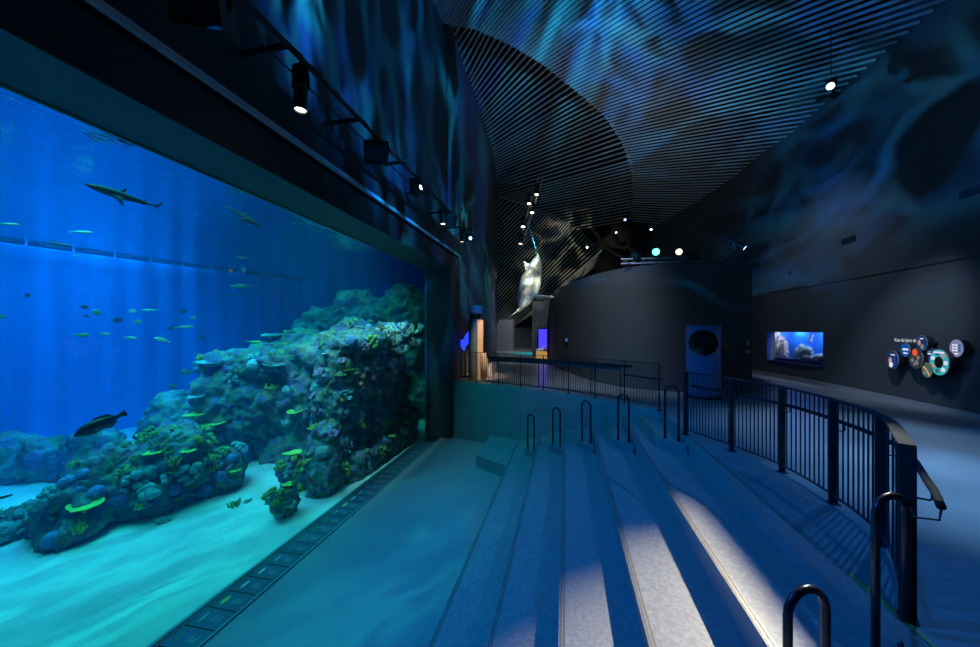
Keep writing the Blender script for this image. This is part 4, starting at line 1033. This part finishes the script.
for (px, py, rr_, h, lab) in ((488,377,.16,.52,'grey round stool closest to the booth column'),(494.5,371.5,.20,.50,'wider grey round stool further from the booth column')):
    p = on_z(px, py, 0); t = thing('stool', lab, 'stool', p)
    mb = MB(); mb.lathe([(rr_*.92,.0),(rr_,.02),(rr_,h-.06)], 28); mb.build('body', M['stool'], t, True)
    mb = MB(); mb.lathe([(rr_*1.03,h-.06),(rr_*1.05,h-.03),(rr_*1.02,h)], 28); mb.build('seat', M['capgrey'], t, True)
p = on_y(465,378,13.6); t = thing('display_stand', 'slim stand with a ragged glowing blue screen left of the booth column', 'display', (p.x,p.y,0))
mb = MB(); mb.box((0,0,.02),(.3,.3,.04)); mb.box((0,.02,.5),(.06,.06,1.0)); mb.build('stand', M['steelblack'], t)
mb = MB(); mb.v = []; pol = [(-.16,1.15),(-.05,1.0),(.05,1.2),(.16,1.3),(.14,1.75),(.03,1.62),(-.05,1.45),(-.17,1.4)]
n = len(pol); mb.add([(x,-.02,z) for x,z in pol]+[(x,.02,z) for x,z in pol], [tuple(range(n)), tuple(range(2*n-1,n-1,-1))]+[(i,n+i,n+(i+1)%n,(i+1)%n) for i in range(n)]); mb.build('screen', emit('blue_screen',(.02,.05,1),1.6), t)
p = on_y(541.5,358,22.2); t = thing('display_case', 'violet glowing display with white model on a yellow lit plinth in the far niche', 'display', (p.x,p.y,0))
mb = MB(); mb.box((0,.1,.22),(.66,.5,.44)); mb.build('plinth', emit('plinth_glow',(1,.55,.18),.45), t)  # yellow light on the plinth is put into its own emission
mb = MB(); mb.box((.06,.3,1.2),(.52,.06,1.3)); mb.build('screen', emit('violet_screen',(.07,.05,1),1.25), t)
mb = MB(); mb.box((-.0,.36,1.2),(.62,.06,1.5)); mb.build('frame', M['black'], t)
mb = MB(); sphere(mb,(-.05,-.02,.56),(.26,.14,.10),14,8); sphere(mb,(.16,-.02,.66),(.10,.09,.14),12,8); sphere(mb,(-.2,-.05,.52),(.16,.12,.07),12,8); mb.build('white_model', M['white'], t, True)
p = on_y(569,343,15.4); t = thing('wall_badge', 'tiny dark exhibit sign with a blue light on the dark partition', 'sign', p+Vector((-.1,-.15,0)))
mb = MB(); mb.box((0,0,0),(.14,.06,.5)); mb.build('board', M['black'], t); mb = MB(); mb.box((0,-.035,.14),(.10,.02,.14)); mb.build('screen', emit('badge_blue',(.1,.25,.7),.5), t)

# ---------------------------------------------------------------- small aquarium set in the right wall
s0, s1 = AQ0, AQ1; ta0, ta1 = wr_t(s0), wr_t(s1); tm = min(wr_t((s0+s1)/2), ta0)
aq = thing('wall_aquarium', 'small wide aquarium window glowing blue in the right wall', 'aquarium', (8.2,s0,AZ0)); o = Vector((8.2,s0,AZ0))
A = Vector((ta0,s0,0))-Vector((o.x,o.y,0)); B = Vector((ta1,s1,0))-Vector((o.x,o.y,0)); nrm = Vector((1,0,0)); HZ = AZ1-AZ0; dep = .62
B2 = B+(B-A).normalized()*1.3; A2 = A-(B-A).normalized()*.05
mb = MB(); mb.bar(A2+nrm*dep+Vector((0,0,HZ/2)), B2+nrm*dep+Vector((0,0,HZ/2)), .03, HZ+.6); mb.build('back_panel', mat('aquarium_blue',(.01,.22,1.0),.6), aq)
mside = mat('aquarium_side',(.03,.06,.25),.5)
for c_, sz_ in ((A2+Vector((.46,-.02,HZ/2)),(.36,.03,HZ+.6)),(B2+Vector((.46,.02,HZ/2)),(.36,.03,HZ+.6)),(B+Vector((.06,.012,HZ/2)),(.12,.024,HZ)),(A+Vector((.06,-.012,HZ/2)),(.12,.024,HZ))):
    mb = MB(); mb.box(c_, sz_); mb.build('side_wall', mside, aq)
mb = MB(); mb.bar(A2+Vector((.46,0,HZ+.29)), B2+Vector((.46,0,HZ+.29)), .36, .03); mb.build('lid', M['black'], aq)
mb = MB(); mb.bar(A+Vector((.13,0,-.03)), B+Vector((.13,0,-.03)), .34, .06); mb.bar(A2+Vector((.46,0,.04)), B2+Vector((.46,0,.04)), .36, .16); mb.build('sill', mat('aquarium_sill',(.02,.03,.12),.4), aq)
AD = (B-A)
def aq_at(px, py, d): 
    r_ = ray(px, py); l = (8.2+(A.x+B.x)/2+d)/r_.x; return CAM+r_*l-o
def aq_rock(nm, px, py, d, r, seed, m):
    mbx = MB(); n, mm = 30, 18; c = aq_at(px, py, d)
    vs = []
    for i in range(mm+1):
        th = PI*i/mm
        for k in range(n):
            a = 2*PI*k/n; q = Vector((math.sin(th)*math.cos(a), math.sin(th)*math.sin(a), math.cos(th))); f = 1+.22*noise.noise(q*2.2+Vector((seed,0,0)))+.12*noise.noise(q*6)
            p = c+Vector((q.x*r[0], q.y*r[1], q.z*r[2]))*f; p.z = max(p.z, .11); p.z = min(p.z, HZ+.25); vs.append(p)
    mbx.add(vs, [(i*n+k, (i+1)*n+k, (i+1)*n+(k+1)%n, i*n+(k+1)%n) for i in range(mm) for k in range(n)]); return mbx.build(nm, m, aq, True)
mspeck = mat('speckled_rock', (.10,.13,.22), .8, scale=9, col2=(.80,.60,.52), bump=.7, bscale=20); mmound = mat('mound_rock', (.04,.08,.13), .8, scale=11, col2=(.30,.45,.50), bump=.7, bscale=20)
aq_rock('coral_rock', 774, 346, .45, (.14,.50,1.5), 1, mspeck); aq_rock('coral_rock', 783, 352, .44, (.13,.32,.62), 4, mspeck); aq_rock('coral_mound', 804, 356, .46, (.13,.52,.40), 2, mmound); aq_rock('coral_rock', 821, 359, .46, (.13,.32,.18), 3, mmound)
mb = MB(); mb.box(aq_at(808,356.5,.36), (.06,.42,.08)); mb.build('white_rock', M['white'], aq)
mb = MB(); c_ = aq_at(811,338,.46); mb.box(c_, (.03,.05,.20)); mb.box(c_+Vector((0,.08,-.12)), (.03,.14,.07)); mb.box(c_+Vector((0,-.06,.08)), (.03,.10,.05)); mb.build('jellyfish', mat('jelly',(.8,.55,.75),.5), aq)
m2 = MB(); a_, b_ = A+Vector((.02,0,0)), B+Vector((.02,0,0)); m2.add([b_, a_, a_+Vector((0,0,HZ)), b_+Vector((0,0,HZ))], [(0,1,2,3)]); m2.build('pane', mg, aq)

# ---------------------------------------------------------------- round picture discs on the right wall
def em2(nm, c, s=.55): return emit(nm, c, s)
E2 = dict(navy=em2('disc_navy',(.02,.05,.25)), blue=em2('disc_blue',(.01,.14,.60)), dark=em2('disc_dark',(.05,.06,.07)), white=em2('disc_white',(.85,.9,1),.8), skin=em2('disc_skin',(.85,.50,.35)), red=em2('disc_red',(.95,.10,.03),.9), teal=em2('disc_teal',(.05,.45,.55),.8), green=em2('disc_green',(.10,.22,.17)), orange=em2('disc_orange',(.95,.50,.25),.7), lav=em2('disc_lavender',(.35,.38,.70)), grey=em2('disc_grey',(.30,.31,.33)), hole=em2('disc_hole',(.01,.012,.015)), yellow=em2('disc_yellow',(.55,.75,.15)))
rim = mat('disc_rim', (.35,.36,.38), .35); drumm = mat('disc_drum', (.012,.013,.015), .6)
DISCS = [(893.2,359.8,.225,'navy','round picture disc with a person and blue text, leftmost on the right wall'),(904.5,350,.165,'blue','small blue and white picture disc between the leftmost disc and the red ball disc'),(915.3,358.4,.235,'dark','dark picture disc with a red ball at its top'),(923.3,343.1,.175,'navy','picture disc with two faces at the top of the cluster, touching the wall text'),(929.5,355.3,.165,'navy','small navy picture disc half hidden by the big turquoise ring disc'),(926.8,370.1,.17,'green','lowest disc, green with an orange diagonal creature'),(941.7,362.4,.285,'teal','largest disc, turquoise ring round a black centre'),(955.5,348.2,.185,'lav','violet disc with a grid of windows, rightmost on the right wall')]
for i, (px, py, R_, basec, lab) in enumerate(DISCS):
    d = ray(px, py); q = CAM+d*(7.95/d.x); q = CAM+d*((wr_t(q.y)-.20)/d.x); depth = .20+.0*i
    q.x += (0,.03,.02,-.02,.05,.02,-.03,.03)[i]
    t = thing('picture_disc', lab, 'sign', q, D(0), 'round picture discs on the right wall')
    a = D(-14); fx = Vector((-math.cos(a), -math.sin(a)*-1*-1, 0)); 
    fx = Vector((-math.cos(D(14)), -math.sin(D(14))*-1*-1, 0)); fx = Vector((-.975,.21,0)).normalized()
    sx = Vector((fx.y, -fx.x, 0)) ; sx = -sx if ray(px,py).cross(Vector((0,0,1))).dot(sx) < 0 else sx
    up = Vector((0,0,1)); Q = Matrix((sx, up, fx)).transposed() if sx.cross(up).dot(fx) > 0 else Matrix((-sx, up, fx)).transposed()
    mb = MB(); mb.lathe([(R_*.94,-.12),(R_*.97,0)], 36, (0,0,0), Q); mb.lathe([(.05,-.26),(.05,-.12)], 12, (0,0,0), Q); dr_ = mb.build('drum', drumm, t, False)
    mb = MB(); mb.lathe([(R_*.97,.0),(R_*1.02,.0),(R_*1.02,.014),(R_*.97,.014)], 36, (0,0,0), Q); mb.build('rim', rim, dr_)
    def flat(pts, z, m, nm):
        mbx = MB(); k = len(pts); mbx.add([Q @ Vector((x*R_, y*R_, z)) for x, y in pts]+[Q @ Vector((x*R_, y*R_, z-.004)) for x, y in pts], [tuple(range(k)), tuple(range(2*k-1,k-1,-1))]+[(j,k+j,k+(j+1)%k,(j+1)%k) for j in range(k)]); return mbx.build(nm, E2[m], t)
    disc = lambda cx, cy, r, r2=None, n=24: [(cx+r*math.cos(2*PI*j/n), cy+(r2 or r)*math.sin(2*PI*j/n)) for j in range(n)]
    bar = lambda x, y, w, h: [(x,y),(x+w,y),(x+w,y+h),(x,y+h)]
    flat(disc(0,0,.97,None,36), .016, basec, 'face')
    if i == 0: flat(disc(-.35,-.1,.28,.36), .021, 'skin', 'picture'); flat(disc(-.2,-.55,.32,.3), .022, 'white', 'picture'); flat(bar(-.25,.5,.7,.12), .021, 'white', 'text_line'); [flat(bar(.15,y,.5,.09), .021, 'blue', 'text_line') for y in (.25,0,-.25,-.5)]
    if i == 1: flat(bar(-.5,-.05,1.2,.3), .021, 'white', 'picture'); flat(disc(.1,-.45,.5,.12), .021, 'white', 'picture')
    if i == 2: flat(disc(-.05,.58,.36,.34), .022, 'red', 'picture'); [flat(disc(x,y,r), .021, 'grey', 'picture') for x,y,r in ((.4,.1,.2),(-.4,-.2,.22),(.2,-.4,.25),(-.15,-.6,.15))]
    if i == 3: flat(disc(-.35,.05,.25,.35), .021, 'skin', 'picture'); flat(disc(.2,-.45,.35,.35), .021, 'grey', 'picture'); flat(bar(-.2,.5,.6,.15), .021, 'white', 'text_line')
    if i == 4: flat(bar(-.6,.1,1.1,.2), .021, 'white', 'text_line'); flat(disc(.15,-.5,.28), .021, 'yellow', 'picture'); flat(bar(-.5,.45,.6,.12), .021, 'lav', 'text_line')
    if i == 5: flat([(-.75,.35),(-.55,.5),(.1,.05),(.55,-.55),(.45,-.8),(.25,-.55),(-.1,-.05)], .021, 'orange', 'picture'); flat(disc(-.4,-.4,.3,.2), .021, 'grey', 'picture')
    if i == 6:
        for j in range(7): a_ = 2*PI*j/7; flat(disc(.68*math.cos(a_), .68*math.sin(a_), .2,.16), .020, ('white','skin','blue','white','skin','green','white')[j], 'picture')
        flat(disc(0,0,.44), .022, 'hole', 'center_hole'); flat(bar(-.55,.68,1.1,.14), .023, 'white', 'text_line')
    if i == 7:
        for x in (-.55,-.1,.3):
            for y in (-.35,-.05,.25): flat(bar(x,y,.32,.2), .021, 'white' if x < .2 else 'blue', 'picture')
        flat(bar(-.2,-.7,.5,.15), .021, 'white', 'text_line')
cu = bpy.data.curves.new('wall_text', 'FONT'); cu.body = 'Kan du l\u00e6re det'; cu.size = .23; cu.extrude = .002; cu.offset = .001
to = bpy.data.objects.new('tmp', cu); COL.objects.link(to); dg = bpy.context.evaluated_depsgraph_get(); me = bpy.data.meshes.new_from_object(to.evaluated_get(dg)); bpy.data.objects.remove(to)
wt = link('wall_text', me, emit('wall_text_glow',(.75,.80,.9),.6)); d = ray(894.5,341.5); q = CAM+d*(7.98/d.x); q = CAM+d*((wr_t(q.y)-.015)/d.x)
d2 = ray(918,342); q2 = CAM+d2*(7.98/d2.x); q2 = CAM+d2*((wr_t(q2.y)-.015)/d2.x); w_ = max(v.co.x for v in me.vertices); dirx = (q2-q); dirx.z = 0; sc = dirx.length/w_; dirx.normalize()
wt.matrix_world = Matrix.LocRotScale(q, Matrix((dirx, Vector((0,0,1)), dirx.cross(Vector((0,0,1))))).transposed().to_quaternion(), Vector((sc,sc*1.3,1)))
tag(wt, 'pale lettering reading Kan du laere det on the right wall above the discs', 'wall text')
# ================================================================ LIGHT
def lamp(kind, name, loc, aim, power, col, size=.1, cone=None, blend=.3, gobo=None, spread=None, sy=None):
    l = bpy.data.lights.new(name, kind); l.energy = power; l.color = col
    o = bpy.data.objects.new(name, l); COL.objects.link(o); o.location = loc
    if aim is not None: o.rotation_euler = (Vector(aim)-Vector(loc)).to_track_quat('-Z','Y').to_euler()
    if kind == 'SPOT': l.spot_size = cone; l.spot_blend = blend; l.shadow_soft_size = size
    elif kind == 'AREA':
        l.shape = 'RECTANGLE'; l.size = size; l.size_y = sy or size
        if spread: l.spread = spread
    else: l.shadow_soft_size = size
    if gobo: caustic(l, *gobo)
    return o
def caustic(l, scale, stretch, seed, width, tint=None, warp=.5, base=0.0):
    """rippled-water glass in front of the lamp: bright veins on dark"""
    l.use_nodes = True; nt = l.node_tree; em = nt.nodes['Emission']
    N = nt.nodes.new; L = nt.links.new
    tc = N('ShaderNodeTexCoord'); sp = N('ShaderNodeSeparateXYZ'); L(tc.outputs['Normal'], sp.inputs[0])
    dx = N('ShaderNodeMath'); dx.operation = 'DIVIDE'; dy = N('ShaderNodeMath'); dy.operation = 'DIVIDE'
    L(sp.outputs[0], dx.inputs[0]); L(sp.outputs[2], dx.inputs[1]); L(sp.outputs[1], dy.inputs[0]); L(sp.outputs[2], dy.inputs[1])
    cb = N('ShaderNodeCombineXYZ'); L(dx.outputs[0], cb.inputs[0]); L(dy.outputs[0], cb.inputs[1]); cb.inputs[2].default_value = seed
    mp = N('ShaderNodeMapping'); mp.inputs['Scale'].default_value = (scale*stretch[0], scale*stretch[1], 1); L(cb.outputs[0], mp.inputs[0])
    ns = N('ShaderNodeTexNoise'); ns.inputs['Scale'].default_value = 1.1; ns.inputs['Detail'].default_value = 2; L(mp.outputs[0], ns.inputs['Vector'])
    ad = N('ShaderNodeVectorMath'); ad.operation = 'MULTIPLY_ADD'; ad.inputs[1].default_value = (warp*2,warp*2,0); L(ns.outputs['Color'], ad.inputs[0]); L(mp.outputs[0], ad.inputs[2])
    v = N('ShaderNodeTexVoronoi'); v.feature = 'DISTANCE_TO_EDGE'; v.inputs['Scale'].default_value = 1; L(ad.outputs[0], v.inputs['Vector'])
    mr = N('ShaderNodeMapRange'); mr.interpolation_type = 'SMOOTHERSTEP'; mr.inputs[1].default_value = 0; mr.inputs[2].default_value = width; mr.inputs[3].default_value = 1; mr.inputs[4].default_value = base; L(v.outputs['Distance'], mr.inputs[0])
    n3 = N('ShaderNodeTexNoise'); n3.inputs['Scale'].default_value = .55; L(mp.outputs[0], n3.inputs['Vector'])
    r3 = N('ShaderNodeMapRange'); r3.inputs[1].default_value = .42; r3.inputs[2].default_value = .62; r3.inputs[3].default_value = .08; L(n3.outputs['Fac'], r3.inputs[0])
    ml = N('ShaderNodeMath'); ml.operation = 'MULTIPLY'; L(mr.outputs[0], ml.inputs[0]); L(r3.outputs[0], ml.inputs[1]); L(ml.outputs[0], em.inputs['Strength'])
    if tint:
        mx = N('ShaderNodeMix'); mx.data_type = 'RGBA'; mx.inputs[6].default_value = (*tint[0],1); mx.inputs[7].default_value = (*tint[1],1)
        n4 = N('ShaderNodeTexNoise'); n4.inputs['Scale'].default_value = 1.3; L(mp.outputs[0], n4.inputs['Vector'])
        r4 = N('ShaderNodeMapRange'); r4.inputs[1].default_value = .4; r4.inputs[2].default_value = .6; L(n4.outputs['Fac'], r4.inputs[0])
        L(r4.outputs[0], mx.inputs[0]); L(mx.outputs[2], em.inputs['Color'])
# aquarium lamps above the water, plus spots added to light reef and sand
TK = (.03,.85,.60)
lamp('AREA','tank_lamp',(-7.8,3.0,6.6),(-7.8,3.0,-2),120,TK,3.0,sy=9,spread=D(110))
lamp('AREA','tank_lamp',(-9.0,10.5,6.6),(-8.6,9.8,-2),260,TK,4,sy=5,spread=D(110))
lamp('AREA','tank_lamp',(-14.6,8.5,6.6),(-16.2,9.5,-1),1900,(.02,.50,.90),3,sy=14,spread=D(150))
lamp('SPOT','reef_fill_spot',(-6.2,9.0,7.2),(-5.5,9.2,0),380,(.30,.85,1.0),.15,D(46),.6)
lamp('SPOT','reef_fill_spot',(-9.4,4.6,7.2),(-8.6,5.6,-1),260,(.25,.85,1.0),.15,D(46),.6)
lamp('SPOT','reef_fill_spot',(-5.15,5.0,7.0),(-5.35,9.2,.6),2000,(.25,.85,.90),.1,D(50),.8)  # added to brighten the front of the coral column
lamp('SPOT','reef_fill_spot',(-6.6,4.2,7.0),(-8.0,9.0,.6),1900,(.10,.82,.80),.1,D(56),.8)  # added to brighten the cliff front
lamp('SPOT','tank_ripple',(-8.2,2.5,7.3),(-7.6,3.6,-2),2500,(1,1,1),.02,D(82),.7,gobo=(11,(1.6,.7),4.0,.32,((.02,.80,.62),(.03,.85,.75)),.7,.25))  # added spot, its pattern stands for caustics from the water surface
# blue floods on the steps
BL = (.002,.19,.95)
lamp('SPOT','blue_flood',(BT+.1,2.5,BZ-.7),(.3,3.2,-.8),680,BL,.15,D(100),.7)
lamp('SPOT','blue_flood',(BT+.1,5.6,BZ-.5),(.2,6.5,-1),640,BL,.15,D(100),.7)
lamp('SPOT','blue_flood',(BT+.1,9.7,BZ-.4),(.2,9.5,-1),420,(.002,.38,.75),.12,D(90),.7)
# white profile spot on the steps, cut by two blades added to shape its beam
KL = KEY+Vector((-.17,-.24,-.26))
lamp('SPOT','profile_spot',KL,(1.35,2.75,-.5),11500,(1,.92,.72),.005,D(19),.85)
def beam_blade(a, b, out, u=.030):
    a, b = KL+(Vector(a)-KL)*u, KL+(Vector(b)-KL)*u; ax = (b-a).normalized(); a -= ax*.03; b += ax*.03
    o_ = (KL-(a+b)/2).cross(ax).normalized(); o_ = o_ if o_.dot(Vector(out)) > 0 else -o_
    w_ = .19; n_ = ax.cross(o_)*.004
    vs = [a-n_, b-n_, b+o_*w_-n_, a+o_*w_-n_, a+n_, b+n_, b+o_*w_+n_, a+o_*w_+n_]
    mb = MB(); mb.add([v-key_fix.location for v in vs], [(0,3,2,1),(4,5,6,7),(0,1,5,4),(1,2,6,5),(2,3,7,6),(3,0,4,7)]); mb.build('added_beam_blade', M['steelblack'], key_fix)  # blade added only to cut the edge of the beam
beam_blade((1.53,5.6,-.32),(1.47,-.5,-.32),(1,0,0)); beam_blade((1.9,5.95,-.96),(-1.0,3.65,-.96),(0,1,0))
# rippled light on walls and slats
lamp('SPOT','ripple_projector',(2.5,3.0,7.2),(-4.0,10.0,8.6),12000,(1,1,1),.03,D(88),.5,gobo=(6.5,(1.5,.5),3.0,.26,((.005,.13,.75),(.01,.42,.80)),.45))
lamp('SPOT','ripple_projector',(-1.0,10.5,5.8),(-4.0,14.2,5.4),1600,(1,1,1),.02,D(62),.6,gobo=(8,(1.5,.6),9.0,.14,((.01,.45,.65),(.03,.75,.75)),.5))
lamp('SPOT','ripple_projector',(BT+.3,7.3,BZ-.1),(5.0,9.5,9.8),4200,(1,1,1),.03,D(76),.5,gobo=(4.2,(1,1),1.0,.16,((.005,.15,.75),(.03,.30,.60)),.6))
lamp('SPOT','ripple_projector',(BT+.3,4.2,BZ-.1),(8.1,8.5,5.2),4500,(1,1,1),.03,D(74),.6,gobo=(5,(.6,1.3),5.0,.13,((.005,.16,.70),(.01,.24,.55)),.6,.05))
lamp('SPOT','ripple_projector',(BT+.3,9.6,BZ+.1),(7.6,18,7.6),4200,(1,1,1),.03,D(72),.7,gobo=(5,(.6,1.3),12.0,.16,((.01,.16,.60),(.03,.24,.45)),.6,.10))
# lamps on the partition: narwhal and far slats
lamp('SPOT','narwhal_spot',on_y(585,235,11.5),NARW,4600,(1,.97,.82),.02,D(28),.5,gobo=(14,(1,1),2.0,.35,((1,.95,.7),(.75,.95,1)),.6,.4))
lamp('SPOT','ripple_projector',on_y(640,240,12),on_y(585,262,24),9000,(1,1,1),.02,D(34),.6,gobo=(8,(1,1),6.0,.14,((.9,.8,.45),(.6,.65,.55)),.6))
lamp('SPOT','tusk_spot',on_y(560,220,15),on_y(534,243,16.2),500,(.1,.8,1),.02,D(18),.4)
# general lamps
lamp('SPOT','slat_wash',(1.5,12,5.0),(1.5,17,11),260,(.8,.85,.9),.2,D(120),1)
lamp('SPOT','partition_wash',on_y(545,120,8.5),on_y(590,330,12.0),800,(.72,.85,1),.1,D(62),1)
lamp('SPOT','floor_pool',(7.2,4.0,8.4),(4.7,4.9,0),4300,(.22,.55,1),.1,D(27),.9)
lamp('SPOT','floor_pool',(7.0,7.5,8.4),(5.0,7.4,0),2200,(.32,.58,1),.1,D(33),.9)
lamp('SPOT','disc_wash',(5.4,7.8,6.0),(8.1,10.6,1.3),700,(.50,.72,1),.06,D(34),1)
lamp('SPOT','wall_wash',(4.6,12.5,7.5),(8.1,13.5,2.0),280,(.50,.70,1),.1,D(90),1)
lamp('SPOT','booth_spot',on_y(545,230,10.8),on_z(484,378,0)+Vector((.25,0,1.3)),1400,(1,.74,.50),.05,D(25),.5)
lamp('SPOT','hall_spot',(0,18,9),(0,22,0),1800,(.7,.75,.85),.2,D(80),.9)
lamp('SPOT','hall_teal',(-2.2,25.5,5.5),(-2.0,27,0),2600,(.04,.9,1),.1,D(50),.9)
lamp('SPOT','far_wall_wash',(-3.0,25.0,5.0),(-5.2,30.3,1.3),1300,(.7,.78,.9),.1,D(60),.9)
lamp('SPOT','reef_fill_spot',(-5.05,7.2,7.0),(-5.05,10.2,-.3),700,(.22,.85,.9),.1,D(50),.8)  # extra spot added to lift the dark right end of the column
lamp('SPOT','rail_spot',(7.2,8.5,7.6),(2.0,4.5,0),900,(.05,.30,1),.02,D(60),.7)
for s_ in (14.2,15.4,16.6): lamp('AREA','small_aquarium_lamp',(wr_t(s_)+.42,s_,1.95),(wr_t(s_)+.44,s_,.6),17,(.5,.66,1),.22)
w = bpy.data.worlds.new('hall'); SC.world = w; w.use_nodes = True
w.node_tree.nodes['Background'].inputs[0].default_value = (.25,.45,1,1); w.node_tree.nodes['Background'].inputs[1].default_value = .008

# ================================================================ CAMERA
cam = bpy.data.cameras.new('camera'); co_ = bpy.data.objects.new('camera', cam); COL.objects.link(co_)
co_.location = CAM; co_.rotation_euler = (PI/2, 0, YAW); cam.sensor_width = 36; cam.lens = 36*F/980.0; cam.shift_y = 6.5/980.0; cam.clip_start = .05; cam.clip_end = 200
SC.camera = co_
SC.view_settings.view_transform = 'Standard'; SC.view_settings.look = 'None'; SC.view_settings.gamma = 1; SC.view_settings.exposure = 0
SC.view_settings.use_curve_mapping = False
SC.cycles.use_denoising = True
SC.cycles.max_bounces = 8; SC.cycles.volume_bounces = 1; SC.cycles.transparent_max_bounces = 24
